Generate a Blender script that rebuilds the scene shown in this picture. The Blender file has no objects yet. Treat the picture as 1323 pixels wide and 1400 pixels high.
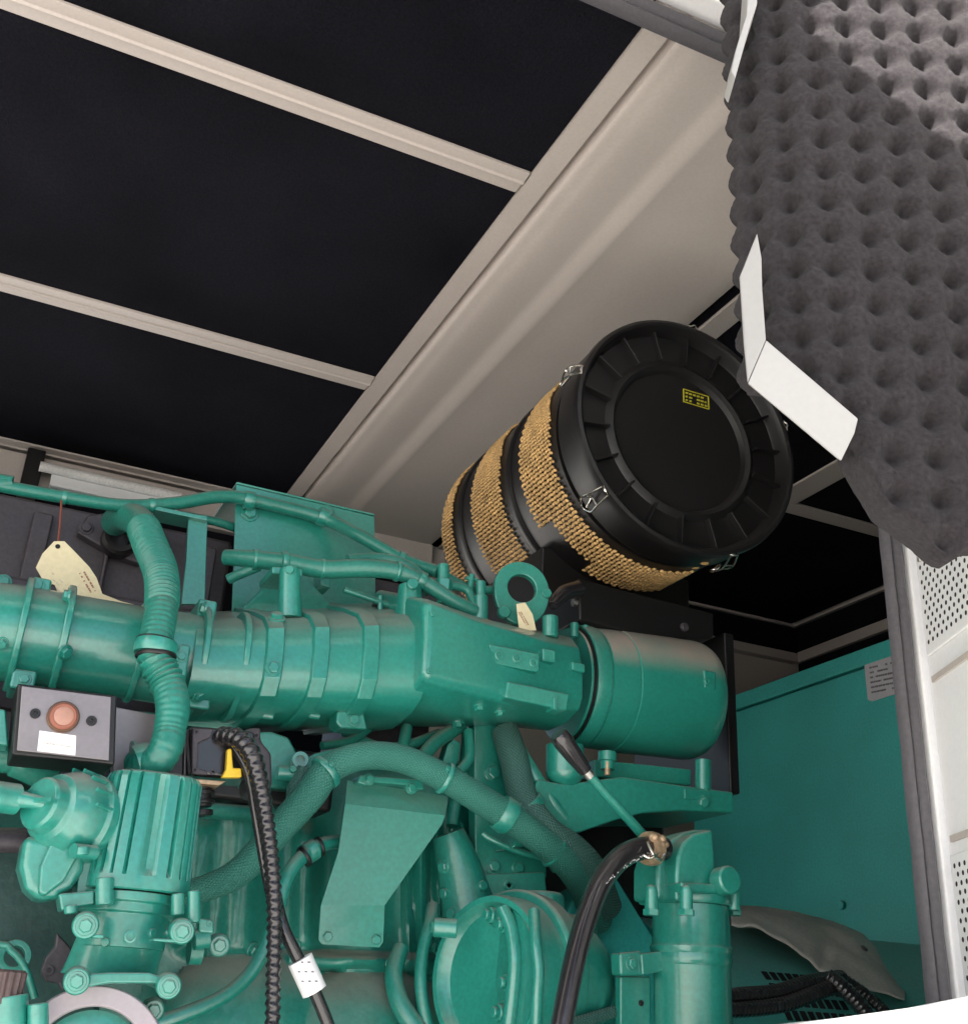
import bpy, bmesh, math, random
from mathutils import Vector, Matrix, noise
from mathutils.bvhtree import BVHTree
random.seed(7)
S = bpy.context.scene
COL = S.collection
# ---------------------------------------------------------------- camera (origin at the eye, X along the engine, Y into the enclosure)
F, CX, CY = 1562.0, 661.5, 700.0
RX = Vector((0.90423, -0.42407, 0.05025)); DN = Vector((0.21672, 0.35431, -0.90967)); FW = Vector((0.36796, 0.83344, 0.41229))
cam = bpy.data.cameras.new('camera'); co = bpy.data.objects.new('camera', cam); COL.objects.link(co)
co.matrix_world = Matrix(((RX.x, -DN.x, -FW.x, 0), (RX.y, -DN.y, -FW.y, 0), (RX.z, -DN.z, -FW.z, 0), (0, 0, 0, 1)))
cam.sensor_fit = 'HORIZONTAL'; cam.sensor_width = 36; cam.lens = 36 * F / 1323; cam.clip_start = .02; cam.clip_end = 2000
S.camera = co
# ---------------------------------------------------------------- light
SUN = Vector((-.60, -.35, .72)).normalized()
w = bpy.data.worlds.new("World"); S.world = w; w.use_nodes = True
nt = w.node_tree; nt.nodes.clear()
sky = nt.nodes.new('ShaderNodeTexSky'); sky.sky_type = 'NISHITA'; sky.sun_disc = False
sky.sun_elevation = math.asin(SUN.z); sky.sun_rotation = math.atan2(SUN.x, SUN.y); sky.dust_density = 2.5
bg = nt.nodes.new('ShaderNodeBackground'); bg.inputs[1].default_value = .08
wo = nt.nodes.new('ShaderNodeOutputWorld'); nt.links.new(sky.outputs[0], bg.inputs[0]); nt.links.new(bg.outputs[0], wo.inputs[0])
sl = bpy.data.lights.new('sun', 'SUN'); sl.energy = 5.0; sl.angle = math.radians(.5); sl.color = (1, .95, .88)
so = bpy.data.objects.new('sun', sl); COL.objects.link(so); so.rotation_euler = SUN.to_track_quat('Z', 'Y').to_euler()
S.view_settings.view_transform = 'Standard'; S.view_settings.look = 'None'; S.view_settings.gamma = 1; S.view_settings.exposure = 1.92
S.view_settings.use_curve_mapping = False

# ---------------------------------------------------------------- pixel -> place helpers
def ray(x, y): return RX * (x - CX) + DN * (y - CY) + FW * F
def W(x, y, Y=None, X=None, Z=None, D=None):
    v = ray(x, y)
    if Y is not None: return v * (Y / v.y)
    if X is not None: return v * (X / v.x)
    if Z is not None: return v * (Z / v.z)
    return v * (D / F)
def M(p, n): return n * p.dot(FW) / F          # n photo pixels in metres at place p

# ---------------------------------------------------------------- materials
def mat(name, col, rough=.5, metal=0., dust=0., var=.12, bump=0., bscale=60., scale=6., spec=.5, dustcol=(.33, .28, .24), sheen=0., coat=0., dlo=.3, dhi=.95):
    m = bpy.data.materials.new(name); m.use_nodes = True; n = m.node_tree.nodes; L = m.node_tree.links
    b = n['Principled BSDF']; b.inputs['Roughness'].default_value = rough; b.inputs['Metallic'].default_value = metal
    b.inputs['Specular IOR Level'].default_value = spec
    if sheen: b.inputs['Sheen Weight'].default_value = sheen; b.inputs['Sheen Roughness'].default_value = .5
    if coat: b.inputs['Coat Weight'].default_value = coat; b.inputs['Coat Roughness'].default_value = .12
    g = n.new('ShaderNodeNewGeometry')
    tx = n.new('ShaderNodeTexNoise'); tx.inputs['Scale'].default_value = scale; tx.inputs['Detail'].default_value = 6; L.new(g.outputs['Position'], tx.inputs['Vector'])
    mr = n.new('ShaderNodeMapRange'); mr.inputs[1].default_value = .3; mr.inputs[2].default_value = .7; mr.inputs[3].default_value = 1 - var; mr.inputs[4].default_value = 1 + var
    L.new(tx.outputs[0], mr.inputs[0])
    mx = n.new('ShaderNodeVectorMath'); mx.operation = 'SCALE'; mx.inputs[0].default_value = col; L.new(mr.outputs[0], mx.inputs['Scale'])
    t2 = n.new('ShaderNodeTexNoise'); t2.inputs['Scale'].default_value = 210; t2.inputs['Detail'].default_value = 3; L.new(g.outputs['Position'], t2.inputs['Vector'])
    m2 = n.new('ShaderNodeMapRange'); m2.inputs[1].default_value = .3; m2.inputs[2].default_value = .7; m2.inputs[3].default_value = 1 - var * .8; m2.inputs[4].default_value = 1 + var * .8; L.new(t2.outputs[0], m2.inputs[0])
    my = n.new('ShaderNodeVectorMath'); my.operation = 'SCALE'; L.new(mx.outputs[0], my.inputs[0]); L.new(m2.outputs[0], my.inputs['Scale'])
    out = my.outputs[0]
    tf = n.new('ShaderNodeTexNoise'); tf.inputs['Scale'].default_value = bscale; tf.inputs['Detail'].default_value = 4; L.new(g.outputs['Position'], tf.inputs['Vector'])
    if dust:
        sp = n.new('ShaderNodeSeparateXYZ'); L.new(g.outputs['Normal'], sp.inputs[0])
        d1 = n.new('ShaderNodeMapRange'); d1.interpolation_type = 'SMOOTHSTEP'; d1.inputs[1].default_value = dlo; d1.inputs[2].default_value = dhi; d1.inputs[3].default_value = .0; d1.inputs[4].default_value = 1
        L.new(sp.outputs[2], d1.inputs[0])
        tn = n.new('ShaderNodeTexNoise'); tn.inputs['Scale'].default_value = 22; tn.inputs['Detail'].default_value = 8; L.new(g.outputs['Position'], tn.inputs['Vector'])
        d2 = n.new('ShaderNodeMapRange'); d2.inputs[1].default_value = .25; d2.inputs[2].default_value = .7; d2.inputs[3].default_value = .55; d2.inputs[4].default_value = 1.0; L.new(tn.outputs[0], d2.inputs[0])
        mu = n.new('ShaderNodeMath'); mu.operation = 'MULTIPLY'; L.new(d1.outputs[0], mu.inputs[0]); L.new(d2.outputs[0], mu.inputs[1])
        mu2 = n.new('ShaderNodeMath'); mu2.operation = 'MULTIPLY'; mu2.inputs[1].default_value = dust; mu2.use_clamp = True; L.new(mu.outputs[0], mu2.inputs[0])
        mi = n.new('ShaderNodeMix'); mi.data_type = 'RGBA'; L.new(mu2.outputs[0], mi.inputs[0]); L.new(out, mi.inputs[6]); mi.inputs[7].default_value = (*dustcol, 1)
        out = mi.outputs[2]
        rr = n.new('ShaderNodeMapRange'); rr.inputs[3].default_value = rough; rr.inputs[4].default_value = .95; L.new(mu2.outputs[0], rr.inputs[0])
        rn = n.new('ShaderNodeMath'); rn.operation = 'MULTIPLY_ADD'; L.new(tx.outputs[0], rn.inputs[0]); rn.inputs[1].default_value = .2; L.new(rr.outputs[0], rn.inputs[2])
        ro = n.new('ShaderNodeMath'); ro.operation = 'SUBTRACT'; ro.inputs[1].default_value = .1; L.new(rn.outputs[0], ro.inputs[0]); L.new(ro.outputs[0], b.inputs['Roughness'])
    L.new(out, b.inputs['Base Color'])
    if bump:
        bp = n.new('ShaderNodeBump'); bp.inputs['Strength'].default_value = bump; bp.inputs['Distance'].default_value = .002
        L.new(tf.outputs[0], bp.inputs['Height']); L.new(bp.outputs[0], b.inputs['Normal'])
    return m

TEAL = (.013, .222, .170)
teal = mat('green_engine_paint', TEAL, .36, dust=.75, var=.16, bump=.10, bscale=45, coat=.7, spec=.8)
tealc = mat('green_cast_paint', (.012, .196, .150), .38, dust=.95, var=.16, bump=.35, bscale=110, coat=.4, spec=.7)
tealdust = mat('dusty_green_paint', TEAL, .36, dust=1.1, var=.12, bump=.08, bscale=45, coat=.6, spec=.8, dlo=.06, dhi=.52)
tealhose = mat('green_painted_hose', (.014, .185, .140), .45, dust=.6, coat=.3, var=.16, bump=.3, bscale=150)
tealpanel = mat('blue_green_panel_paint', (.026, .36, .325), .5, dust=.4, var=.13, bump=.05)
black = mat('black_plastic', (.0075, .007, .0075), .42, dust=.15, var=.2, dustcol=(.12, .10, .09), bump=.1)
rubber = mat('black_rubber', (.016, .014, .016), .24, var=.25, coat=.6, dust=.22, dustcol=(.16, .14, .13))
foamblk = mat('black_acoustic_foam', (.0098, .0098, .0135), 1.0, var=.4, bump=.9, bscale=400, scale=3, spec=.05)
grey = mat('grey_beige_paint', (.535, .476, .436), .48, var=.05, bump=.04, scale=3)
darkcast = mat('dark_cast_metal', (.060, .053, .062), .5, dust=.3, var=.2, bump=.3, bscale=90, metal=.2)
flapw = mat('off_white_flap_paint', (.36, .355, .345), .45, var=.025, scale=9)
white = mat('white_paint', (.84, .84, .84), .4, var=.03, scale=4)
hole = mat('dark_hole', (.01, .01, .012), .8)
silver = mat('brushed_plate', (.24, .215, .22), .36, metal=.5, var=.06, scale=25)
steel = mat('zinc_steel', (.62, .60, .56), .3, metal=1., var=.1)
chrome = mat('bright_wire', (.75, .72, .66), .2, metal=1.)
rubseal = mat('grey_rubber_seal', (.075, .070, .078), .55, var=.15, bump=.2, bscale=120)
eggf = mat('egg_crate_foam', (.036, .032, .0350), 1.0, var=.22, bump=.8, bscale=1500, scale=320, spec=.05, sheen=.08)
tan = mat('tan_filter_mesh', (.54, .34, .135), .6, var=.3, scale=50)
card = mat('cream_card', (.70, .62, .40), .7, var=.06)
paper = mat('white_label', (.82, .82, .82), .6, var=.02)
ink = mat('grey_ink', (.16, .15, .16), .7)
redink = mat('reddish_ink', (.35, .16, .12), .7)
yellow = mat('yellow_plastic', (.75, .50, .03), .4, var=.08)
yink = mat('yellow_print', (.45, .42, .03), .6)
orange = mat('orange_cap', (.27, .095, .06), .5, var=.1)
peach = mat('pale_cap_centre', (.38, .20, .15), .5, var=.1)
dustsheet = mat('grey_dust_sheet', (.44, .42, .385), .8, var=.15, bump=.4, bscale=60, scale=14)
copper = mat('weathered_brass', (.42, .30, .19), .5, metal=.5, var=.25, scale=60)
brown = mat('red_brown_plastic', (.075, .048, .046), .5, var=.2)
ground_m = mat('pale_concrete', (.60, .58, .545), .9, var=.12, scale=1.5, bump=.3)
wirered = mat('red_brown_wire', (.20, .06, .04), .5)

shadeteal = mat('shade_toned_green_casting', (.008, .045, .040), .5, dust=.6, var=.2, bump=.4, bscale=90)  # engine green darkened, the lower-left shade is put into this colour
def braid(name, c1, c2, k):
    m = mat(name, c1, .6, dust=.6, var=.15); n = m.node_tree.nodes; L = m.node_tree.links; b = n['Principled BSDF']
    uv = n.new('ShaderNodeTexCoord'); hs = []
    for a in (.75, -.75):
        mp = n.new('ShaderNodeMapping'); mp.inputs['Rotation'].default_value = (0, 0, a); L.new(uv.outputs['UV'], mp.inputs[0])
        wv = n.new('ShaderNodeTexWave'); wv.inputs['Scale'].default_value = k; wv.inputs['Distortion'].default_value = .4; L.new(mp.outputs[0], wv.inputs[0]); hs.append(wv.outputs['Fac'])
    mm = n.new('ShaderNodeMath'); mm.operation = 'MULTIPLY'; L.new(hs[0], mm.inputs[0]); L.new(hs[1], mm.inputs[1])
    bp = n.new('ShaderNodeBump'); bp.inputs['Strength'].default_value = .8; bp.inputs['Distance'].default_value = .0015; L.new(mm.outputs[0], bp.inputs['Height']); L.new(bp.outputs[0], b.inputs['Normal'])
    src = b.inputs['Base Color'].links[0].from_socket
    mi = n.new('ShaderNodeMix'); mi.data_type = 'RGBA'; mi.inputs[6].default_value = (*c2, 1); L.new(mm.outputs[0], mi.inputs[0]); L.new(src, mi.inputs[7]); L.new(mi.outputs[2], b.inputs['Base Color'])
    return m
braidg = braid('green_braided_hose', (.045, .25, .195), (.026, .165, .128), 90)
braidd = braid('dark_braided_hose', (.075, .20, .165), (.028, .10, .085), 90)

# ---------------------------------------------------------------- mesh builder
WL = {}                        # world place of every object
REG = []                       # (object, bvh) that bolts can sit on
class MB:
    def __init__(s): s.bm = bmesh.new(); s.uv = None
    def poly(s, pts):
        return s.bm.faces.new([s.bm.verts.new(p) for p in pts])
    def box(s, a, b, R=None, c=None):
        a, b = Vector(a), Vector(b); vs = []
        for i in range(8):
            p = Vector((a.x if i & 1 else b.x, a.y if i & 2 else b.y, a.z if i & 4 else b.z))
            if R is not None: p = c + R @ p
            vs.append(s.bm.verts.new(p))
        for f in ((0, 1, 3, 2), (4, 6, 7, 5), (0, 4, 5, 1), (2, 3, 7, 6), (0, 2, 6, 4), (1, 5, 7, 3)): s.bm.faces.new([vs[i] for i in f])
        return s
    def prism(s, pts, t):          # front face pts, pushed by vector t
        t = Vector(t); A = [s.bm.verts.new(p) for p in pts]; B = [s.bm.verts.new(Vector(p) + t) for p in pts]; n = len(A)
        s.bm.faces.new(A); s.bm.faces.new(B[::-1])
        for i in range(n): s.bm.faces.new((A[i], A[(i + 1) % n], B[(i + 1) % n], B[i]))
        return s
    def loft(s, rings, cap=True, closed=True):
        V = [[s.bm.verts.new(p) for p in r] for r in rings]; n = len(V[0])
        for a, b in zip(V, V[1:]):
            for i in range(n if closed else n - 1): s.bm.faces.new((a[i], a[(i + 1) % n], b[(i + 1) % n], b[i]))
        if cap: s.bm.faces.new(V[0][::-1]); s.bm.faces.new(V[-1])
        return s
    def lathe(s, p, ax, prof, n=36, cap=True, rmod=None):
        p = Vector(p); ax = Vector(ax).normalized(); u = ax.orthogonal().normalized()
        if abs(ax.z) < .9: u = (Vector((0, 0, 1)) - ax * ax.z).normalized()
        v = ax.cross(u); R = []
        for t, r in prof:
            r = max(r, 1e-4)
            R.append([p + ax * t + (u * math.cos(2 * math.pi * i / n) + v * math.sin(2 * math.pi * i / n)) * (r if rmod is None else r * rmod(2 * math.pi * i / n)) for i in range(n)])
        return s.loft(R, cap and tuple(prof[0]) != tuple(prof[-1]))
    def cyl(s, p0, p1, r0, r1=None, n=24):
        p0, p1 = Vector(p0), Vector(p1); return s.lathe(p0, p1 - p0, [(0, r0), ((p1 - p0).length, r0 if r1 is None else r1)], n)
    def tube(s, pts, r, n=16, step=.006, rib=None, twist=0):
        pts = [Vector(p) for p in pts]; k = len(pts); rr = r if isinstance(r, (list, tuple)) else [r] * k
        P = []; R = []; T = []
        for i in range(k - 1):
            a, b, c, d = pts[max(i - 1, 0)], pts[i], pts[i + 1], pts[min(i + 2, k - 1)]
            m = max(2, int((c - b).length / step))
            for j in range(m):
                t = j / m
                P.append(.5 * ((2 * b) + (c - a) * t + (2 * a - 5 * b + 4 * c - d) * t * t + (3 * b - a - 3 * c + d) * t ** 3)); R.append(rr[i] + (rr[i + 1] - rr[i]) * t); T.append(i + t)
        P.append(pts[-1]); R.append(rr[-1]); T.append(k - 1)
        if s.uv is None: s.uv = s.bm.loops.layers.uv.new('UVMap')
        up = (P[1] - P[0]).orthogonal().normalized(); L = 0; rings = []; Ls = []
        for i, p in enumerate(P):
            tg = (P[min(i + 1, len(P) - 1)] - P[max(i - 1, 0)]).normalized()
            up = (up - tg * up.dot(tg)).normalized(); sd = tg.cross(up)
            if i: L += (p - P[i - 1]).length
            q = R[i]
            ring = []
            for j in range(n):
                a = 2 * math.pi * j / n; qq = q
                if rib:
                    g = rib[2](T[i]) if len(rib) > 2 else 1
                    qq = q + rib[1] * g * math.sin(2 * math.pi * L / rib[0] + twist * a)
                ring.append(p + (up * math.cos(a) + sd * math.sin(a)) * qq)
            rings.append([s.bm.verts.new(v) for v in ring]); Ls.append(L)
        c0 = 2 * math.pi * max(R)
        for i in range(len(rings) - 1):
            for j in range(n):
                f = s.bm.faces.new((rings[i][j], rings[i][(j + 1) % n], rings[i + 1][(j + 1) % n], rings[i + 1][j]))
                for lp, (uu, vv) in zip(f.loops, ((j, i), (j + 1, i), (j + 1, i + 1), (j, i + 1))): lp[s.uv].uv = (uu / n * c0, Ls[vv])
        s.bm.faces.new(rings[0][::-1]); s.bm.faces.new(rings[-1]); return s
    def ball(s, c, r, sub=2, sc=(1, 1, 1)):
        m = Matrix.Translation(Vector(c)) @ Matrix.Diagonal((r * sc[0], r * sc[1], r * sc[2], 1))
        bmesh.ops.create_icosphere(s.bm, subdivisions=sub, radius=1, matrix=m); return s
    def build(s, name, m, parent=None, bevel=0, ang=38, reg=True, label=None, seg=2):
        bm = s.bm; bmesh.ops.recalc_face_normals(bm, faces=bm.faces)
        o = mesh_object(name, bm, m, parent, ang, reg)
        if bevel:
            bv = o.modifiers.new('bevel', 'BEVEL'); bv.width = bevel; bv.segments = seg; bv.limit_method = 'ANGLE'; bv.angle_limit = math.radians(32); bv.harden_normals = True; bv.use_clamp_overlap = True
        if label: o['label'] = label
        return o
def mesh_object(name, bm, m, parent, ang=38, reg=True):
    c = Vector((0, 0, 0)); 
    vs = [v.co for v in bm.verts]
    c = Vector([(min(v[i] for v in vs) + max(v[i] for v in vs)) / 2 for i in range(3)])
    if parent is None: c.z = min(v.z for v in vs)
    bvh = BVHTree.FromBMesh(bm) if reg else None
    for v in bm.verts: v.co -= c
    me = bpy.data.meshes.new(name); bm.to_mesh(me); bm.free(); me.materials.append(m)
    me.shade_smooth(); me.set_sharp_from_angle(angle=math.radians(ang))
    o = bpy.data.objects.new(name, me); COL.objects.link(o)
    if parent is not None: o.parent = parent; o.location = c - WL[parent.name]
    else: o.location = c
    WL[o.name] = c
    if reg: REG.append((o, bvh))
    return o
def tag(o, label, cat, group=None, kind=None):
    if label: o['label'] = label
    if cat: o['category'] = cat
    if group: o['group'] = group
    if kind: o['kind'] = kind
    return o
def thing(name, label, cat, loc, group=None):
    o = bpy.data.objects.new(name, None); COL.objects.link(o); o.location = loc; o.empty_display_size = .05; WL[o.name] = Vector(loc)
    return tag(o, label, cat, group)
def surf(x, y, only=None):
    d = ray(x, y).normalized(); best = None
    for o, b in REG:
        if only and o not in only: continue
        h = b.ray_cast(Vector((0, 0, 0)), d)
        if h[0] is not None and (best is None or h[3] < best[3]): best = (h[0], h[1] if h[1].dot(d) < 0 else -h[1], o, h[3])
    return best
_bm = {}
def fastener(kind, m):
    if (kind, m.name) in _bm: return _bm[(kind, m.name)]
    b = MB()
    if kind == 'hex':
        b.lathe((0, 0, -.15), (0, 0, 1), [(0, 1.38), (.33, 1.38), (.40, 1.30)], 20)
        b.lathe((0, 0, .2), (0, 0, 1), [(0, 1.), (.62, 1.), (.75, .82)], 6)
    elif kind == 'cap':
        b.lathe((0, 0, -.2), (0, 0, 1), [(0, 1.), (.9, 1.), (1.05, .86)], 16)
    elif kind == 'socket':
        b.lathe((0, 0, -.2), (0, 0, 1), [(0, 1.), (.5, 1.), (.6, .9), (.6, .5), (.2, .45)], 16)
    bmesh.ops.recalc_face_normals(b.bm, faces=b.bm.faces)
    me = bpy.data.meshes.new('bolt'); b.bm.to_mesh(me); b.bm.free(); me.materials.append(m); me.shade_smooth(); me.set_sharp_from_angle(angle=math.radians(30))
    _bm[(kind, m.name)] = me; return me
def fix(p, nrm, r, parent, kind='hex', m=None, name='bolt'):
    o = bpy.data.objects.new(name, fastener(kind, m or teal)); COL.objects.link(o); o.parent = parent
    o.location = Vector(p) - WL[parent.name]; o.rotation_mode = 'QUATERNION'
    q = Vector(nrm).to_track_quat('Z', 'Y'); o.rotation_quaternion = q @ Matrix.Rotation(random.uniform(0, 1), 3, 'Z').to_quaternion(); o.scale = (r, r, r); WL[o.name] = Vector(p)
    return o
def bolt(x, y, rpx, kind='hex', m=None, nrm=None, name='bolt', only=None):
    h = surf(x, y, only)
    if h is None: return
    p, n, o, d = h
    par = o
    while par.parent is not None and par.parent.parent is not None: par = par.parent
    if nrm is not None: n = Vector(nrm).normalized()
    return fix(p, n, M(p, rpx), par, kind, m, name)
def marks(mb, o, u, v, n, wd, ht, rows, fill=.75, lw=.35):
    u, v, n = Vector(u).normalized(), Vector(v).normalized(), Vector(n).normalized(); R = Matrix((u, v, n)).transposed()
    for r in range(rows):
        x = 0
        while x < wd:
            l = random.uniform(.02, .09) * wd
            if random.random() < fill and x + l < wd:
                c = Vector(o) + u * (x + l / 2) + v * (-(r + .5) * ht / rows)
                mb.box((-l / 2, -ht / rows * lw / 2, -.0002), (l / 2, ht / rows * lw / 2, .0004), R, c)
            x += l * 1.35
    return mb
X3, Y3, Z3 = Vector((1, 0, 0)), Vector((0, 1, 0)), Vector((0, 0, 1))

# ================================================================ SETTING
g = MB(); g.poly([(-400, -400, -1.5), (400, -400, -1.5), (400, 400, -1.5), (-400, 400, -1.5)])
tag(g.build('ground', ground_m, reg=False), None, None, kind='structure')
RZ = 1.2
enc = thing('generator_enclosure', 'beige steel generator enclosure with black foam panels between its roof strips', 'enclosure', (.4, 1.8, -.75))
MB().box((-1.62, .80, 1.226), (2.40, 2.80, 1.25)).build('roof_sheet', grey, enc, reg=False)
MB().box((.42, 2.72, -.75), (2.40, 2.76, 1.224)).build('back_wall', grey, enc, reg=False)
MB().box((-1.62, 2.7201, .90), (.4199, 2.76, 1.2239)).build('back_wall', grey, enc, reg=False)
MB().box((-1.62, 2.7201, -.7499), (.4199, 2.76, -.45)).build('back_wall', grey, enc, reg=False)
MB().box((2.31, .90, -.75), (2.35, 2.718, 1.224)).build('end_wall', grey, enc, reg=False)
MB().box((-1.62, .90, -.75), (-1.58, 2.718, 1.224)).build('end_wall', grey, enc, reg=False)
MB().box((-1.62, .86, -.78), (2.40, 2.80, -.752)).build('floor_plate', darkcast, enc, reg=False)
# roof strips (purlins) and the side strip beside the cross beam
def strip(x0, x1, y0, y1, ridge=True):
    b = MB(); ym = (y0 + y1) / 2 - .004
    prof = [(y0, 1.224), (y0, 1.200), (ym - .003, 1.198), (ym, 1.1935), (ym + .003, 1.2005), (y1, 1.2015), (y1, 1.224)]
    b.loft([[Vector((x, y, z)) for y, z in prof] for x in (x0, x1)]); return b.build('roof_strip', grey, enc, bevel=.0012, reg=False)
strip(-1.58, .5975, 1.249, 1.300); strip(-1.58, .5975, 1.944, 2.002); strip(-1.58, .5975, 2.640, 2.70)
def foam(x0, x1, y0, y1, z=1.204): MB().box((x0, y0, z), (x1, y1, 1.222)).build('foam_panel', foamblk, enc, reg=False)
foam(-1.58, .599, .90, 1.248); foam(-1.58, .599, 1.301, 1.943); foam(-1.58, .599, 2.003, 2.639)
# cross beam: lapped strip, dark gap, then a folded channel with two creases
prof = [(.600, 1.224), (.600, 1.199), (.636, 1.199), (.638, 1.215), (.645, 1.215), (.648, 1.1965), (.668, 1.193), (.69, 1.1915), (.735, 1.1945), (.752, 1.1950), (.768, 1.1920), (.784, 1.1895), (.800, 1.1908), (.835, 1.1925), (.94, 1.1935), (1.018, 1.193), (1.035, 1.1955), (1.037, 1.218), (1.037, 1.224)]
def smooth_prof(pr, k=4):
    out = []
    for i in range(len(pr) - 1):
        a, b, c, d = [Vector((*pr[max(0, min(len(pr) - 1, j))], 0)) for j in (i - 1, i, i + 1, i + 2)]
        if i < 5 or i > 14: out.append(tuple(b)[:2]); continue
        for j in range(k):
            t = j / k; q = .5 * ((2 * b) + (c - a) * t + (2 * a - 5 * b + 4 * c - d) * t * t + (3 * b - a - 3 * c + d) * t ** 3); out.append((q.x, q.y))
    out.append(pr[-1]); return out
bp_ = smooth_prof(prof)
MB().loft([[Vector((x, y, z)) for x, z in bp_] for y in (.87, 1.4, 2.0, 2.718)]).build('cross_beam', grey, enc, reg=False, ang=28)
# right hand bay: dark return, strips, foam
MB().box((1.038, .87, 1.206), (1.066, 2.718, 1.2235)).build('foam_panel', foamblk, enc, reg=False)  # return beside the beam, its shade given as a black strip
MB().box((1.067, .87, 1.2005), (1.112, 2.718, 1.2238)).build('roof_strip', grey, enc, bevel=.001, reg=False)
foam(1.113, 1.632, .90, 1.985); foam(1.113, 1.632, 2.036, 2.718)
MB().box((1.633, .87, 1.1995), (1.702, 1.985, 1.2237)).build('roof_strip', grey, enc, bevel=.001, reg=False)
MB().box((1.113, 1.986, 1.1990), (2.309, 2.035, 1.2236)).build('roof_strip', grey, enc, bevel=.001, reg=False)
foam(1.703, 2.26, .90, 1.985); foam(1.633, 2.26, 2.036, 2.700)
# trim and lower rail in the far right corner
MB().box((2.270, .9, 1.196), (2.282, 2.718, 1.2232)).box((1.12, 2.694, 1.1962), (2.2695, 2.706, 1.2231)).build('trim_angle', grey, enc, reg=False)
MB().box((2.283, .9, 1.112), (2.309, 2.70, 1.2)).box((1.1, 2.7065, 1.112), (2.30, 2.719, 1.2)).build('foam_panel', foamblk, enc, reg=False)
MB().box((2.270, .9, 1.078), (2.3095, 2.69, 1.110)).box((1.05, 2.69, 1.0795), (2.2695, 2.7195, 1.108)).build('wall_rail', grey, enc, bevel=.002, reg=False)
MB().box((2.281, .9, .2), (2.3092, 2.70, 1.077)).build('foam_panel', foamblk, enc, reg=False)
# back wall lining behind the engine
MB().box((.43, 2.700, .2), (1.04, 2.7195, 1.105)).box((-1.5, 2.7002, .91), (.4298, 2.7193, 1.105)).build('foam_panel', foamblk, enc, reg=False)
MB().box((-1.5, 2.685, 1.108), (1.04, 2.7192, 1.195)).build('wall_rail', grey, enc, bevel=.002, reg=False)
# outer front: header, right pier, sill
MB().box((-1.62, .815, 1.150), (2.40, .850, 1.2255)).build('header', white, enc, bevel=.003, reg=False)
MB().box((.8625, .835, -.75), (2.40, .86, 1.148)).build('front_panel', white, enc, bevel=.003, reg=False)
MB().box((-1.62, .835, -.75), (.866, .86, -.45)).build('sill', white, enc, bevel=.003, reg=False)
MB().box((-1.62, .835, -.448), (-1.30, .86, 1.148)).build('front_panel', white, enc, bevel=.003, reg=False)
# rubber seals: bulb seal along the header and the right jamb
def seal_profile(c, a, b, k=1.0):
    pts = [(-.020, .008), (-.020, -.004), (-.014, -.010), (-.007, -.006), (-.004, -.010), (.003, -.014), (.010, -.010), (.012, -.004), (.017, -.003), (.019, .008)]
    return [c + a * p * k + b * q * k for p, q in pts]
# header: across = z, jamb: across = X
MB().loft([[Vector((x, 0, 0)) + q for q in seal_profile(Vector((0, .852, 1.129)), Z3, Y3)] for x in [-1.3 + i * .06 for i in range(37)]]).build('rubber_seal', rubseal, enc, reg=False, ang=50)
rings = []
for i in range(121):
    z = 1.115 - i * .0098
    wv = .0016 * math.sin(i * .9) * math.sin(i * .37 + 1)
    rings.append(seal_profile(Vector((.849 + wv * .25, .842, z)), X3, Y3, .66 + .012 * math.sin(i * .71)))
MB().loft(rings).build('rubber_seal', rubseal, enc, reg=False, ang=50)

# unseen eave above the frame, added to keep the sun off the engine
MB().box((-1.62, .545, 1.2005), (2.40, .8145, 1.2225)).build('added_shade_eave', white, enc, bevel=.003, reg=False)

# ---------------------------------------------------------------- perforated door on the right
dr = thing('perforated_door', 'white steel door leaf with perforated lining panels, swung open at the right jamb', 'door', (.872, .835, -.6))
ddir = Vector((-.393, -.919, 0)).normalized(); dn = Vector((ddir.y, -ddir.x, 0)); dh = Vector((.8685, .832, 0))   # dn faces the opening
if dn.x > 0: dn = -dn
def D(s, z, o=0): return dh + ddir * s + dn * o + Z3 * z
MB().prism([D(0, -.6), D(.60, -.6), D(.60, 1.10), D(0, 1.10)], dn * -.03).build('door_sheet', white, dr, bevel=.003)
def door_z(x, y):                                  # photo point -> (s, z) on the door face
    v = ray(x, y); t = dh.dot(dn) / v.dot(dn); p = v * t; return (p - dh).dot(ddir), p.z
def plate(z0, z1, s0=.010, s1=.52):
    pb = MB(); pb.prism([D(s0, z0, .0005), D(s1, z0, .0005), D(s1, z1, .0005), D(s0, z1, .0005)], dn * .0035)
    pl = pb.build('perforated_panel', white, dr, bevel=.001)
    hb = MB(); p = .0112; r = .0025
    k = 0; z = z0 + .012
    while z < z1 - .008:
        s = s0 + .009 + (p / 2 if k & 1 else 0)
        while s < min(s1, .24):
            c = D(s, z, .0042); hb.poly([c + ddir * (r * math.cos(a * math.pi / 4)) + Z3 * (r * math.sin(a * math.pi / 4)) for a in range(8)]); s += p
        z += p * .72; k += 1
    hb.build('perforation', hole, pl, reg=False)
za = door_z(1262, 905)[1]; zb = door_z(1240, 700)[1]; zc = door_z(1290, 1175)[1]
plate(za, zb + .35); plate(-.4, zc)
MB().prism([D(.012, za - .028, .0005), D(.52, za - .028, .0005), D(.52, za - .022, .0005), D(.012, za - .022, .0005)], dn * .0022).prism([D(.012, zc + .012, .0005), D(.52, zc + .012, .0005), D(.52, zc + .018, .0005), D(.012, zc + .018, .0005)], dn * .0022).build('panel_seam', grey, dr)
for (x, y) in ((1258, 765), (1262, 870), (1280, 1195)): bolt(x, y, 4, 'cap', steel, name='rivet')
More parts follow.
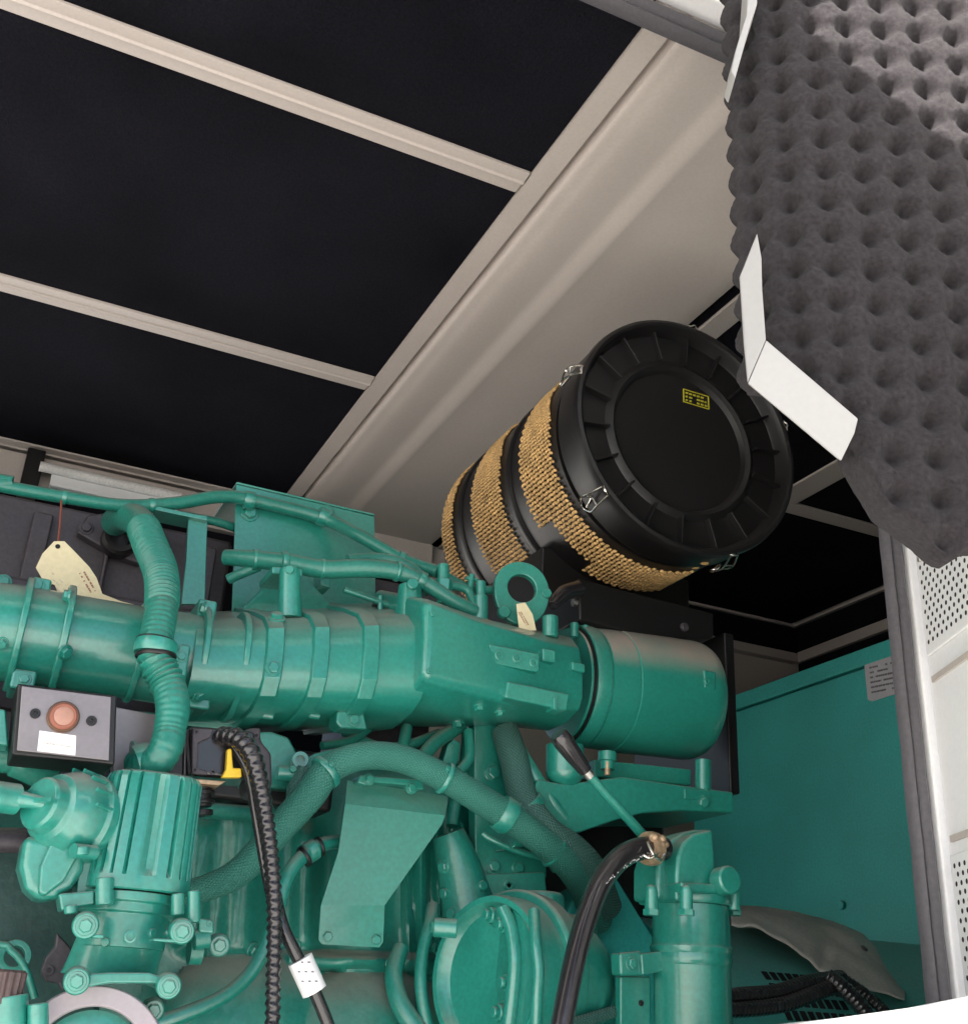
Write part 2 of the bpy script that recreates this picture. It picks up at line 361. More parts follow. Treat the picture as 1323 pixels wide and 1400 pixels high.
# lower white leaf edge along the bottom right
pts = [W(952, 1413, .84), W(1100, 1402, .80), W(1240, 1388, .765), W(1323, 1371, .70), W(1380, 1360, .66)]
lo = MB(); lo.prism(pts + [p - Z3 * .5 for p in pts[::-1]], Vector((-.012, .022, 0)))
tag(lo.build('lower_flap', white, bevel=.002), 'plain white steel flap edge along the bottom right, below the rubber seal', 'flap')

# ---------------------------------------------------------------- foam lined flap
fp = thing('foam_lined_flap', 'hanging white flap lined with dark egg-crate foam, sun on its upper right', 'flap', W(1150, 640, D=.86))
fn = Vector((-.41, -.912, 0)).normalized(); fu = Vector((.912, -.41, 0)); f0 = W(1160, 500, D=.86)
def FP(x, y, off=0):
    v = ray(x, y); q = f0 + fn * off; return v * (q.dot(fn) / v.dot(fn))
def fuv(x, y): p = FP(x, y) - f0; return p.dot(fu), p.z
pit = .0312
outl = [(1160, -120), (1160, 610), (1170, 622), (1192, 652), (1215, 690), (1245, 714), (1272, 732), (1292, 750), (1312, 757), (1330, 742), (1400, 730)]
zb = [(fuv(x, y)) for x, y in outl]
bott = [(fuv(*q)) for q in [(1010, 470), (1030, 490), (1152, 588), (1192, 652), (1215, 690), (1245, 712), (1272, 732), (1292, 750), (1312, 757), (1335, 742), (1420, 730)]]
def zbot(u):
    for (u0, z0), (u1, z1) in zip(bott, bott[1:]):
        if u <= u1: t = max(0, (u - u0) / (u1 - u0)); return z0 + (z1 - z0) * t
    return bott[-1][1]
uL = fuv(1016, 250)[0]; uR = fuv(1400, 400)[0]; zt = fuv(1100, -260)[1]
Rc = -uL / math.sin(math.radians(72)); sL = -Rc * math.radians(72)
NS, NZ = 170, 300
fb = MB(); G = []
for i in range(NS + 1):
    s = sL + (uR - sL) * i / NS
    if s < 0: th = -s / Rc; base = f0 + fu * (-Rc * math.sin(th)) - fn * (Rc * (1 - math.cos(th))); nn = (fn * math.cos(th) - fu * math.sin(th)); uu = -Rc * math.sin(th)
    else: base = f0 + fu * s; nn = fn; uu = s
    row = []; z0 = zbot(uu); z1 = zt
    for j in range(NZ + 1):
        zz = z0 + (z1 - z0) * j / NZ
        a = 2 * math.pi * (s + .004) / pit; b_ = 2 * math.pi * (zz + .006 + s * .06) / (pit * 1.04)
        hgt = -.0160 * (.5 + .25 * (math.cos(a) + math.cos(b_))) ** 3.0 + .002
        e = min(1, j / 2); hgt = hgt * e - (1 - e) * .008
        p = base + Z3 * zz; p.z = base.z + zz if abs(base.z) < 1e-6 else f0.z + zz - 0
        q = Vector((p.x, p.y, f0.z + zz)); q += nn * hgt
        q += nn * .0012 * noise.noise(q * 260) + nn * .0009 * noise.noise(q * 45) + Z3 * .0012 * noise.noise(q * 120)
        row.append(fb.bm.verts.new(q))
    G.append([fb.bm.verts.new(row[0].co - nn * .03 + Z3 * .004)] + row)
for i in range(NS):
    for j in range(NZ + 1): fb.bm.faces.new((G[i][j], G[i + 1][j], G[i + 1][j + 1], G[i][j + 1]))
fo = fb.build('foam_lining', eggf, fp, ang=180)
pts = [FP(x, y, -.045) for x, y in [(1062, 470), (1175, 590), (1290, 690), (1400, 690), (1400, -260), (1062, -260)]]
MB().prism(pts, fn * -.003).build('flap_sheet', white, fp)
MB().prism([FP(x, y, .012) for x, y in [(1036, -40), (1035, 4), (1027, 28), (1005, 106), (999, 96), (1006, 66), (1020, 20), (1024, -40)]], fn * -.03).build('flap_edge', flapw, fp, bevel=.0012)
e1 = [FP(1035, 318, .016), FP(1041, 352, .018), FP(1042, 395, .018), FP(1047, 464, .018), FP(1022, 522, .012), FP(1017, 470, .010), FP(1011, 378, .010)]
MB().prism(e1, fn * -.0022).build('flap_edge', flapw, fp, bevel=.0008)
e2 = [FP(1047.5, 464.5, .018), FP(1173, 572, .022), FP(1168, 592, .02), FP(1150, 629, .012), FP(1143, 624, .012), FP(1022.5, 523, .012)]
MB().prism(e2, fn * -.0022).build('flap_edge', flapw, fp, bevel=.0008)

ht = thing('added_shade_hatch', 'unseen white hatch added above the opening to block the sun', 'hatch', (-.4, .5, 1.19))  # added out of view, edge shaped to cast the shade on the foam flap
hx = []
for x, y in ((1150, 60), (1200, 130), (1260, 200), (1323, 265)):
    p = FP(x, y); hx.append(p + SUN * ((1.2 - p.z) / SUN.z))
HX = sum(p.x for p in hx) / 4
MB().prism([Vector((x, y, 1.2)) for x, y in [(-1.3, .54), (.36, .54), (.36, .385), (HX, .385), (HX, -.55), (-1.3, -.55)]], (0, 0, .022)).build('shade_panel', white, ht, bevel=.004, reg=False)
MB().prism([Vector((x, y, 1.19)) for x, y in [(-1.28, .53), (.35, .53), (.35, .39), (HX - .006, .39), (HX - .006, -.53), (-1.28, -.53)]], (0, 0, .0095)).build('shade_panel_lining', foamblk, ht, reg=False)  # black underside added to cut the light reaching the shaded foam
# ================================================================ AIR FILTER
FC = Vector((.8465, 1.2, .7936)); FR = .185
af = thing('air_filter', 'big black drum air filter with ribbed cap and tan mesh bands under the roof', 'air filter', (.8465, 1.48, .60))
cb = MB()
cb.lathe(FC, Y3, [(.030, .0), (.030, .104), (.0295, .1085), (.022, .112), (.018, .118), (.021, .124), (.024, .128), (.024, .168), (.020, .170), (.010, .172), (.002, .176), (.000, .180), (.002, .1845), (.010, .186), (.020, .184), (.060, .183), (.066, .180), (.070, .176), (.075, .10)][::1], 96)
capo = cb.build('end_cap', black, af, ang=30)
rb = MB()
for k in range(18):
    a = 2 * math.pi * (k + .35) / 18; er = Vector((math.cos(a), 0, math.sin(a))); et = Vector((-math.sin(a), 0, math.cos(a)))
    R = Matrix((er, Y3, et)).transposed()
    MB().box((.126, .0125, -.0017), (.1705, .0245, .0017), R, FC).build('cap_rib', black, capo, bevel=.0008)
MB().lathe(FC, Y3, [(.078, .177), (.49, .177), (.52, .165), (.54, .12)], 96).lathe(FC, Y3, [(.222, .1785), (.226, .181), (.238, .181), (.242, .1785)], 96).lathe(FC, Y3, [(.405, .1785), (.41, .181), (.422, .181), (.426, .1785)], 96).build('drum_body', black, af)
def band(y0, y1, a0, a1, edge):
    b = MB(); p = .0072; rows = int((y1 - y0) / p); R0 = .180
    n = int((a1 - a0) * R0 / (p * .92))
    for i in range(n):
        a = a0 + (a1 - a0) * i / n; t = i / n
        for j in range(rows):
            y = y0 + (j + .5) * p + (p / 2 if i & 1 else 0)
            lo_, hi_ = edge(t)
            if (y - y0) / (y1 - y0) < lo_ or (y - y0) / (y1 - y0) > hi_ : continue
            er = Vector((math.cos(a), 0, math.sin(a))); et = Vector((-math.sin(a), 0, math.cos(a)))
            jit = random.uniform(-.0006, .0006); c = FC + Y3 * (y + jit) + er * R0
            tilt = .55 if j & 1 else -.55
            v1 = (Y3 * math.cos(tilt) + et * math.sin(tilt)); v2 = er.cross(v1)
            m = Matrix(((v1.x, v2.x, er.x, c.x), (v1.y, v2.y, er.y, c.y), (v1.z, v2.z, er.z, c.z), (0, 0, 0, 1))) @ Matrix.Diagonal((.0047, .0027, .0026, 1))
            bmesh.ops.create_icosphere(b.bm, subdivisions=1, radius=1, matrix=m)
    return b.build('mesh_band', tan, af, ang=80, reg=False)
A = math.radians
band(.090, .205, A(128), A(292), lambda t: (.6 * max(0, 1 - t / .3), .86 if t < .55 else (.80 if t > .72 else .55)))
band(.255, .375, A(130), A(285), lambda t: (.5 * max(0, 1 - t / .3), .9))
band(.44, .49, A(135), A(285), lambda t: (.5 * max(0, 1 - t / .3), .95))
for x, y in ((904, 797), (919, 790), (934, 783), (949, 776), (962, 770)):
    h = surf(x, y)
    if h: MB().box(h[0] - Vector((.006, .004, .0012)), h[0] + Vector((.006, .004, .0012))).build('drum_slot', tan, af, bevel=.001, reg=False)
lb = MB(); nlab = Vector((0, -1, 0)); o_ = W(934, 531, 1.2285)
mk = MB()
random.seed(11)
for j in range(3):
    for i in range(6):
        if random.random() < .12: continue
        c = o_ + X3 * (.004 + i * .0068) - Z3 * (.0055 + j * .0062); mk.box((c.x, 1.2285, c.z - .0011), (c.x + random.uniform(.003, .0055), 1.2302, c.z + .0011))
for a_, b_ in (((0, -.0225), (.0012, 0)), ((.0445, -.0225), (.0457, 0)), ((.0013, -.0008), (.0444, 0)), ((.0013, -.0225), (.0444, -.0217))): mk.box((o_.x + a_[0], 1.2283, o_.z + a_[1]), (o_.x + b_[0], 1.2301, o_.z + b_[1]))
mk.build('printed_label', yink, capo, reg=False)
def clip(ad, y0=.004, ln=.055):
    a = A(ad); er = Vector((math.cos(a), 0, math.sin(a))); et = Vector((-math.sin(a), 0, math.cos(a))); b = MB()
    def q(y, t, r): return FC + Y3 * y + et * t + er * r
    b.tube([q(y0, -.007, .184), q(y0 - .003, 0, .188), q(y0, .007, .184)], .0017, 8, .002)
    b.tube([q(y0, -.007, .187), q(y0 + .02, -.010, .197), q(y0 + ln * .7, -.012, .196), q(y0 + ln, -.004, .190), q(y0 + ln, .004, .190), q(y0 + ln * .7, .012, .196), q(y0 + .02, .010, .197), q(y0, .007, .187)], .0014, 8, .003)
    b.tube([q(y0 + .02, -.010, .197), q(y0 + .022, 0, .194), q(y0 + .02, .010, .197)], .0014, 8, .003)
    b.tube([q(y0 + ln * .6, -.012, .197), q(y0 + ln * .5, -.004, .190), q(y0 + ln * .9, .003, .189)], .002, 8, .003)
    b.build('wire_clip', chrome, af, reg=False)
for a in (163, 86, 20, 222, 292): clip(a)
# bracket under the drum
bk = MB(); q = [W(790, 790, 1.27), W(976, 838, 1.30), W(976, 872, 1.30), W(905, 875, 1.29), W(792, 848, 1.27)]
bk.prism(q, (0, .34, 0)); bk.build('mounting_bracket', black, af, bevel=.004)
bk = MB(); q = [W(778, 700, 1.42), W(792, 715, 1.42), W(792, 800, 1.42), W(778, 800, 1.42)]; bk.prism(q, (0, .1, 0)); bk.box((FC.x - .13, 1.40, .57), (FC.x + .13, 1.6, .66)); bk.build('saddle', black, af, bevel=.003)
bolt(787, 824, 6, 'cap', steel); bolt(934, 858, 6, 'cap', darkcast)
MB().tube([W(755, 828, 1.24), W(770, 812, 1.255), W(790, 806, 1.27)], [.006, .011, .012], 12).build('hose_stub', rubber, af)
MB().box((W(990, 866, 1.31).x, 1.31, W(1003, 1085, 1.31).z), (W(1003, 866, 1.31).x, 1.56, W(990, 864, 1.31).z)).build('side_shield', black, af, bevel=.003)

# ================================================================ ENGINE
en = thing('diesel_engine', 'green painted diesel engine with ribbed intake casting, braided hoses and bolted covers', 'engine', (.35, 1.35, -.7))
def E(mb, name, m=teal, bevel=0, **k): return mb.build(name, m, en, bevel, **k)
# --- block, head
blk = MB().box((-.9, 1.40, -.7), (.62, 1.95, .30)); E(blk, 'engine_block', tealc, .012)
hd = MB().box((-.9, 1.50, .302), (W(325, 700, 1.5).x, 1.9, W(100, 694, 1.5).z)); hd.box((-.9, 1.455, .30), (W(300, 700, 1.45).x, 1.498, W(100, 800, 1.45).z))
head = E(hd, 'cylinder_head', darkcast, .006)
for x0, x1 in ((42, 70), (150, 156), (285, 300)):
    p0 = W(x0, 720, 1.497); p1 = W(x1, 720, 1.497); MB().box((p0.x, 1.485, .42), (p1.x, 1.4995, .585)).build('head_rib', darkcast, head, .003)
tp = MB(); q = [W(x, y, 1.48) for x, y in [(105, 728), (120, 704), (150, 700), (222, 722), (232, 740), (222, 762), (188, 770), (160, 760)]]
tp.prism(q, (0, .018, 0)); pc = tp.build('port_cover', darkcast, en, .003)
pc2 = MB().lathe(W(165, 735, 1.465), (0, -1, .0), [(-.02, .024), (.0, .024), (.004, .020), (.004, .014), (-.012, .012)], 28).build('breather_port', black, pc)
for x, y in ((118, 722), (222, 745)): bolt(x, y, 7, 'hex', darkcast)
# --- intake pipe on the left, round
def ringYZ(x, cy, Y, r, n=40, sq=2.0):
    c = W(x, cy, Y); out = []
    for i in range(n):
        a = 2 * math.pi * i / n; ca, sa = math.cos(a), math.sin(a)
        out.append(c + Y3 * (r * math.copysign(abs(ca) ** (2 / sq), ca)) + Z3 * (r * math.copysign(abs(sa) ** (2 / sq), sa)))
    return out
st = [(-1150, 800, .053), (-130, 853, .052), (20, 866, .051), (120, 882, .0505), (190, 893, .0505), (270, 905, .052)]
pip = E(MB().loft([ringYZ(x, y, 1.25, r) for x, y, r in st]), 'intake_pipe')
def ringplate(x, cy, r, wpx, name='clamp_ring', Y=1.25, ear=None):
    c = W(x, cy, Y); t = M(c, wpx)
    b = MB().lathe(c - X3 * t / 2, X3, [(0, r - .012), (0, r - .001), (t * .2, r), (t * .8, r), (t, r - .001), (t, r - .012)], 56)
    return E(b, name, bevel=.0006)
for x, y, r, wd in ((26, 867, .0605, 9), (83, 876, .0600, 10), (186, 892, .0545, 9), (266, 906, .0635, 9), (320, 912, .0625, 9)): ringplate(x, y, r, wd)
# ears between the rings
for (x0, y0, x1, y1, Yo) in ((40, 792, 72, 812, 1.232), (12, 918, 52, 940, 1.215), (252, 936, 292, 966, 1.215), (268, 822, 298, 846, 1.225), (238, 882, 262, 930, 1.18)):
    p0, p1 = W(x0, y1, Yo), W(x1, y0, Yo); E(MB().box((p0.x, Yo, p0.z), (p1.x, Yo + .05, p1.z)), 'clamp_ear', bevel=.003)
for x, y, r in ((5, 796, 8), (50, 801, 8), (94, 815, 8), (89, 892, 8), (33, 929, 7), (280, 832, 7), (272, 951, 7), (2, 880, 7), (248, 898, 6)): bolt(x, y, r)
# --- ribbed casting
def casting(x, dy=0, g=0):
    """closed YZ ring at photo column x (front face), swollen by g"""
    t = (x - 300) / 280; top = 846 - 8 * max(0, t - .3) + dy; 
    Xs = W(x, 880, 1.19).x
    ctl = [(top - 2, 1.40), (top - 1, 1.28), (top + 3, 1.225), (top + 17, 1.198), (top + 45, 1.190), (926 + 6 * t, 1.188), (948 + 8 * t, 1.198), (968 + 10 * t, 1.225), (992 + 12 * t, 1.285), (1004 + 12 * t, 1.40)]
    pts = []
    for y, Y in ctl:
        p = W(x, y, Y); pts.append(Vector((Xs, p.y, p.z)))
    c = Vector((Xs, 1.31, sum(p.z for p in pts) / len(pts)))
    out = []
    n = len(pts)
    for i in range(n):
        a = pts[max(i - 1, 0)]; b = pts[min(i + 1, n - 1)]; tg = (b - a).normalized(); nr = Vector((0, tg.z, -tg.y)); nr = nr if nr.dot(pts[i] - c) > 0 else -nr
        out.append(pts[i] + nr * g)
    return out
E(MB().loft([casting(x) for x in (268, 300, 340, 400, 460, 520, 560, 585)]), 'intake_manifold', ang=50)
for x, wd in ((377, 26), (440, 24), (508, 24)):
    E(MB().loft([casting(x - wd / 2, 0, .0005), casting(x - wd / 2 + 2, 0, .0045), casting(x + wd / 2 - 2, 0, .0045), casting(x + wd / 2, 0, .0005)]), 'manifold_rib', ang=50, bevel=.001)
for x, y, r in ((378, 846, 9), (373, 914, 8)): bolt(x, y, r)
# small lugs on its underside
for (x0, y0, x1, y1) in ((348, 972, 374, 984), (410, 972, 440, 984)):
    h = surf((x0 + x1) / 2, (y0 + y1) / 2)
    if h: E(MB().box((-.012, -.006, -.004), (.012, .012, .005), None, None) if False else MB().cyl(h[0] - X3 * .012, h[0] + X3 * .010, .0042, n=12), 'casting_lug', bevel=.001)
h = surf(482, 983); p = h[0]
lug = E(MB().prism([W(x, y, p.y - .012) for x, y in [(461, 972), (497, 970), (503, 998), (466, 996), (459, 988)]], (0, .03, 0)), 'bolt_lug', bevel=.003); bolt(483, 985, 7)
# --- boxy charge air housing
def hring(x, pts):
    Xs = W(x, 890, 1.18).x; o = []
    for y, Y in pts:
        p = W(x, y, Y); o.append(Vector((Xs, p.y, p.z)))
    return o
H = [(572, [(822, 1.36), (822, 1.20), (825, 1.182), (870, 1.172), (918, 1.170), (930, 1.178), (965, 1.23), (1000, 1.33), (1004, 1.40)]),
     (580, [(818, 1.36), (818, 1.19), (822, 1.174), (870, 1.165), (922, 1.163), (934, 1.172), (970, 1.23), (1003, 1.33), (1007, 1.40)]),
     (650, [(840, 1.36), (842, 1.20), (848, 1.180), (890, 1.172), (938, 1.172), (952, 1.180), (980, 1.23), (1004, 1.31), (1008, 1.40)]),
     (700, [(852, 1.36), (855, 1.21), (862, 1.188), (900, 1.180), (950, 1.180), (964, 1.190), (988, 1.24), (1003, 1.30), (1006, 1.40)]),
     (760, [(866, 1.36), (870, 1.22), (880, 1.200), (915, 1.193), (955, 1.193), (970, 1.202), (988, 1.24), (1000, 1.29), (1003, 1.40)]),
     (812, [(876, 1.36), (878, 1.235), (890, 1.215), (920, 1.205), (958, 1.205), (975, 1.213), (996, 1.245), (1010, 1.29), (1013, 1.40)])]
hou = E(MB().loft([hring(*h) for h in H]), 'air_housing', bevel=.004, ang=32)
def pad(pts, Y, t, name, bev=.002, m=teal): return E(MB().prism([W(x, y, Y) for x, y in pts], (0, t, 0)), name, m, bev)
pad([(669, 880), (738, 894), (738, 917), (733, 919), (674, 907), (668, 900)], 1.176, .03, 'boss_plate')
pad([(742, 886), (760, 889), (760, 906), (742, 903)], 1.182, .03, 'square_boss'); pad([(782, 904), (800, 908), (800, 920), (782, 916)], 1.196, .04, 'square_boss')
pad([(694, 931), (780, 949), (778, 958), (776, 972), (690, 954)], 1.172, .03, 'recess_step', .003)
pad([(757, 953), (762, 954), (762, 971), (757, 970)], 1.166, .02, 'square_boss', .001)
for x, y in ((682, 896), (706, 900), (729, 906)): bolt(x, y, 7, 'socket')
for x, y, r in ((655, 966, 7), (683, 974, 6), (625, 988, 7), (649, 994, 6)): bolt(x, y, r)
for x, y in ((590, 840), (586, 918)): bolt(x, y, 4, 'cap')
# --- drum (exhaust / charge pipe) to the right
dc = W(900, 952, 1.32); da = (W(985, 960, 1.32) - W(800, 936, 1.32)).normalized(); xl = (W(770, 938, 1.32) - dc).dot(da)
dl = lambda x: (W(x - 24, 952, 1.32) - dc).dot(da)
drm = E(MB().lathe(dc, da, [(xl, .06), (xl, .076), (dl(822), .079), (dl(822) + .001, .0815), (dl(856), .0825), (dl(857), .0812), (dl(858), .0812), (dl(859), .0832), (dl(958), .084), (dl(966), .0828), (dl(972), .0795), (dl(975.5), .074), (dl(977), .066), (dl(977.6), .02)], 72), 'exhaust_elbow', tealdust, ang=25)
E(MB().lathe(dc, da, [(dl(801), .066), (dl(801), .0815), (dl(806), .083), (dl(818), .083), (dl(821), .0805)], 64), 'pipe_flange', bevel=.0008)
MB().lathe(dc, da, [(dl(797.5), .07), (dl(797.5), .0795), (dl(800.5), .0795), (dl(800.8), .07)], 64).build('gasket', black, drm)
q = W(962, 934, 1.25); lg = E(MB().box((q.x - .010, 1.235, q.z - .012), (q.x + .010, 1.275, q.z + .014)), 'lifting_lug', bevel=.003); bolt(966, 931, 5, 'socket')
# support arm below the drum
arm = MB().prism([W(x, y, 1.25) for x, y in [(735, 1065), (770, 1072), (850, 1062), (950, 1076), (1003, 1083), (1003, 1112), (930, 1109), (880, 1112), (840, 1122), (800, 1136), (760, 1150), (700, 1160)]], (0, .16, 0)); E(arm, 'support_arm', bevel=.003)
pad([(812, 1038), (945, 1052), (945, 1074), (812, 1062)], 1.29, .08, 'support_rail')
E(MB().cyl(W(961, 1040, 1.26), W(961, 1100, 1.26), .0105).cyl(W(961, 1090, 1.26), W(961, 1104, 1.26), .007), 'support_stud'); pad([(936, 1078), (972, 1082), (972, 1096), (936, 1092)], 1.248, .02, 'stud_tab', .001); bolt(961, 1097, 7, nrm=(-.2, -1, -.3))
pg = E(MB().lathe(W(830, 1046, 1.26), (0, 0, 1), [(-.006, .009), (.004, .009), (.005, .012), (.016, .012), (.018, .006)], 20), 'drain_plug'); MB().cyl(W(830, 1060, 1.255), W(830, 1042, 1.255), .0036, n=10).build('plug_core', copper, pg)
E(MB().cyl(W(772, 1020, 1.26), W(772, 1058, 1.26), .024, n=32).ball(W(772, 1056, 1.26), .024, 3, (1, 1, .8)), 'turned_cap')
# dark gap structures behind arm
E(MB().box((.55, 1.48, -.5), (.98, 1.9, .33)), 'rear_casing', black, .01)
# --- lifting eye
eyec = W(712, 806, 1.25); er_ = M(eyec, 39); ei = M(eyec, 20)
en_ = Vector((-.18, -1, 0)).normalized(); eu = en_.cross(Z3).normalized()
eb = MB(); N = 40; th = .011
out_, inn = [], []
for i in range(N):
    a = 2 * math.pi * i / N; d_ = eu * math.cos(a) + Z3 * math.sin(a); k = 1
    ro = er_ * (1 + (.35 * max(0, -math.sin(a)) ** 2)); out_.append((d_ * ro)); inn.append(d_ * ei * (1.0 if True else 1))
vs = [[eb.bm.verts.new(eyec + q + en_ * s) for q in L_] for s in (th / 2, -th / 2) for L_ in (out_, inn)]
for i in range(N):
    j = (i + 1) % N
    for a_, b_ in ((0, 1), (1, 3), (3, 2), (2, 0)): eb.bm.faces.new((vs[a_][i], vs[a_][j], vs[b_][j], vs[b_][i]))
E(eb, 'lifting_eye', bevel=.002); bolt(746, 812, 7, 'cap'); bolt(688, 838, 9, 'cap')
# --- studs / posts along the top
def post(x, y0, y1, Y, rpx, r2=None, name='mounting_post'):
    p0, p1 = W(x, y1, Y), W(x, y0, Y); return E(MB().cyl(p0, p1, M(p0, rpx), M(p0, r2 or rpx)), name, bevel=.0015)
post(396, 778, 846, 1.25, 17, 14); post(560, 800, 850, 1.25, 22, 15); post(657, 815, 850, 1.24, 10); post(752, 843, 872, 1.22, 11); post(657, 795, 826, 1.25, 7)
post(785, 852, 872, 1.27, 6); post(800, 855, 874, 1.28, 5)
for x, y, r in ((563, 800, 8), (396, 780, 6)): bolt(x, y, r, 'cap')
# --- shield plate above the manifold
sp = MB(); q = [W(x, y, 1.42) for x, y in [(323, 662), (512, 706), (514, 842), (316, 862)]]; sp.prism(q, (0, .003, 0)); q = [W(323, 661, 1.419), W(512, 705, 1.419)]
sp.prism([q[0], q[1], q[1] + Vector((0, .16, 0.004)), q[0] + Vector((0, .16, .004))], (0, 0, .003)); E(sp, 'shield_plate', bevel=.001)
for x, y in ((341, 702), (446, 702)): bolt(x, y, 9)
E(MB().prism([W(x, y, 1.36) for x, y in [(325, 838), (382, 780), (412, 780), (465, 838)]], (0, .05, 0)), 'bracket_gusset', bevel=.003)
pad([(372, 774), (414, 778), (414, 788), (372, 784)], 1.27, .06, 'pipe_saddle'); pad([(438, 780), (452, 784), (452, 804), (438, 800)], 1.34, .03, 'pipe_saddle')
E(MB().prism([W(x, y, 1.38) for x, y in [(258, 702), (284, 705), (282, 760), (280, 826), (248, 826), (254, 770)]], (0, .006, 0)), 'strap_bracket', teal, .001)
E(MB().prism([W(x, y, 1.37) for x, y in [(212, 697), (215, 692), (283, 706), (284, 712)]], (0, .04, 0)), 'strap_bracket', teal, .001)
# --- top pipes
def pipe(pts, rpx, name, m=teal, **k):
    P = [W(*p) for p in pts]; r = [M(p, rpx if not isinstance(rpx, (list, tuple)) else rpx[i]) for i, p in enumerate(P)]
    return E(MB().tube(P, r, **k), name, m)
pipe([(-1100, 560, 1.36), (-60, 650, 1.36), (0, 664, 1.36), (90, 680, 1.37), (170, 691, 1.38), (240, 688, 1.39), (300, 679, 1.40), (345, 684, 1.405), (440, 708, 1.40), (490, 732, 1.36), (550, 765, 1.32), (600, 782, 1.28)], [9] * 12, 'vent_pipe', tealhose)
pipe([(230, 702, 1.42), (290, 712, 1.43), (322, 722, 1.44)], 6, 'vent_pipe', tealhose)
def collar(x, y, Y, dx, dy, rpx, lpx, name='pipe_clamp', m=teal):
    p = W(x, y, Y); p1 = W(x + dx, y + dy, Y); a = (p1 - p).normalized(); r = M(p, rpx); l = M(p, lpx)
    return E(MB().lathe(p - a * l / 2, a, [(0, r * .8), (0, r), (l * .25, r * 1.04), (l * .75, r * 1.04), (l, r), (l, r * .8)], 20), name, m)
for a_ in ((340, 684, 1.405, 10, 2, 12, 14), (441, 707, 1.40, 10, 4, 12, 14), (208, 691, 1.385, 10, 0, 10, 8), (88, 680, 1.37, 10, 2, 10, 6), (548, 765, 1.32, 10, 5, 11, 10)): collar(*a_)
pipe([(308, 762, 1.36), (340, 764, 1.34), (395, 770, 1.31), (440, 778, 1.29), (500, 777, 1.27), (545, 782, 1.26), (585, 800, 1.25), (620, 822, 1.24), (650, 836, 1.24)], [11, 12, 13, 13, 13, 12, 11, 10, 9], 'coolant_pipe', tealhose)
pipe([(312, 792, 1.36), (330, 784, 1.35), (355, 774, 1.34)], 7, 'coolant_pipe', tealhose)
pipe([(475, 766, 1.30), (520, 764, 1.30), (560, 776, 1.29), (600, 812, 1.27), (635, 826, 1.26)], 8, 'coolant_pipe', tealhose)
pipe([(605, 785, 1.27), (645, 805, 1.27), (690, 806, 1.27)], 6, 'coolant_pipe', tealhose)
pipe([(615, 800, 1.25), (640, 808, 1.25), (648, 838, 1.24)], 6, 'coolant_pipe', tealhose)
for a_ in ((348, 765, 1.335, 10, 1, 14, 6), (388, 769, 1.31, 10, 1, 15, 8), (440, 778, 1.29, 10, 1, 14, 5), (543, 781, 1.26, 10, 2, 14, 5), (575, 794, 1.25, 10, 5, 13, 10)): collar(*a_)
fit = E(MB().cyl(W(606, 826, 1.25), W(606, 772, 1.25), .009, .007).lathe(W(606, 800, 1.25), Z3, [(-.008, .010), (-.008, .012), (.006, .012), (.006, .009)], 6), 'pipe_fitting', bevel=.001)
E(MB().cyl(W(642, 806, 1.26), W(645, 786, 1.26), .004).cyl(W(636, 790, 1.26), W(654, 794, 1.26), .0025), 'bleed_valve')
for x0, y0, x1, y1 in ((580, 812, 596, 800), (470, 806, 556, 836), (520, 815, 520, 850)): E(MB().cyl(W(x0, y0, 1.30), W(x1, y1, 1.30), .004), 'small_stay')
# clutter behind the pipes
E(MB().box((W(500, 830, 1.45).x, 1.45, .30), (W(600, 830, 1.45).x, 1.6, W(540, 795, 1.45).z)), 'rocker_cover', darkcast, .006)
E(MB().lathe(W(528, 826, 1.33), (0, -1, .1), [(-.02, .014), (0, .014), (.004, .010), (.004, .006)], 16), 'sensor_plug', black)
MB().box((-.9, 1.50, -.02), (-.9 + .01, 1.51, -.01))
# --- breather hose in front of the intake
ribf = lambda t: 1.0 if (2.3 < t < 5.0 or 6.6 < t < 8.2) else (.18 if t > 1 else 0)
BH = [(157, 714, 1.44), (172, 707, 1.40), (192, 716, 1.34), (205, 745, 1.27), (220, 785, 1.18), (221, 830, 1.14), (213, 880, 1.12), (214, 905, 1.115), (229, 935, 1.11), (236, 965, 1.10), (232, 1000, 1.095), (227, 1022, 1.09), (214, 1041, 1.095), (186, 1046, 1.12)]
pipe(BH, [19, 20, 21, 22, 22, 22, 23, 23, 23, 23, 22, 23, 22, 21], 'breather_hose', tealhose, n=28, step=.0009, rib=(.0062, .0014, ribf))
collar(213, 886, 1.118, -2, 10, 28, 18, 'hose_clamp'); collar(213, 877, 1.12, -2, 10, 26, 5, 'hose_clamp', black); collar(213, 897, 1.117, -1, 10, 27, 6, 'hose_clamp', black)
collar(180, 722, 1.37, 10, -2, 24, 5, 'hose_clamp'); collar(196, 1044, 1.11, 10, -3, 27, 22, 'hose_clamp'); collar(186, 1045, 1.12, 10, -2, 31, 5, 'hose_clamp')
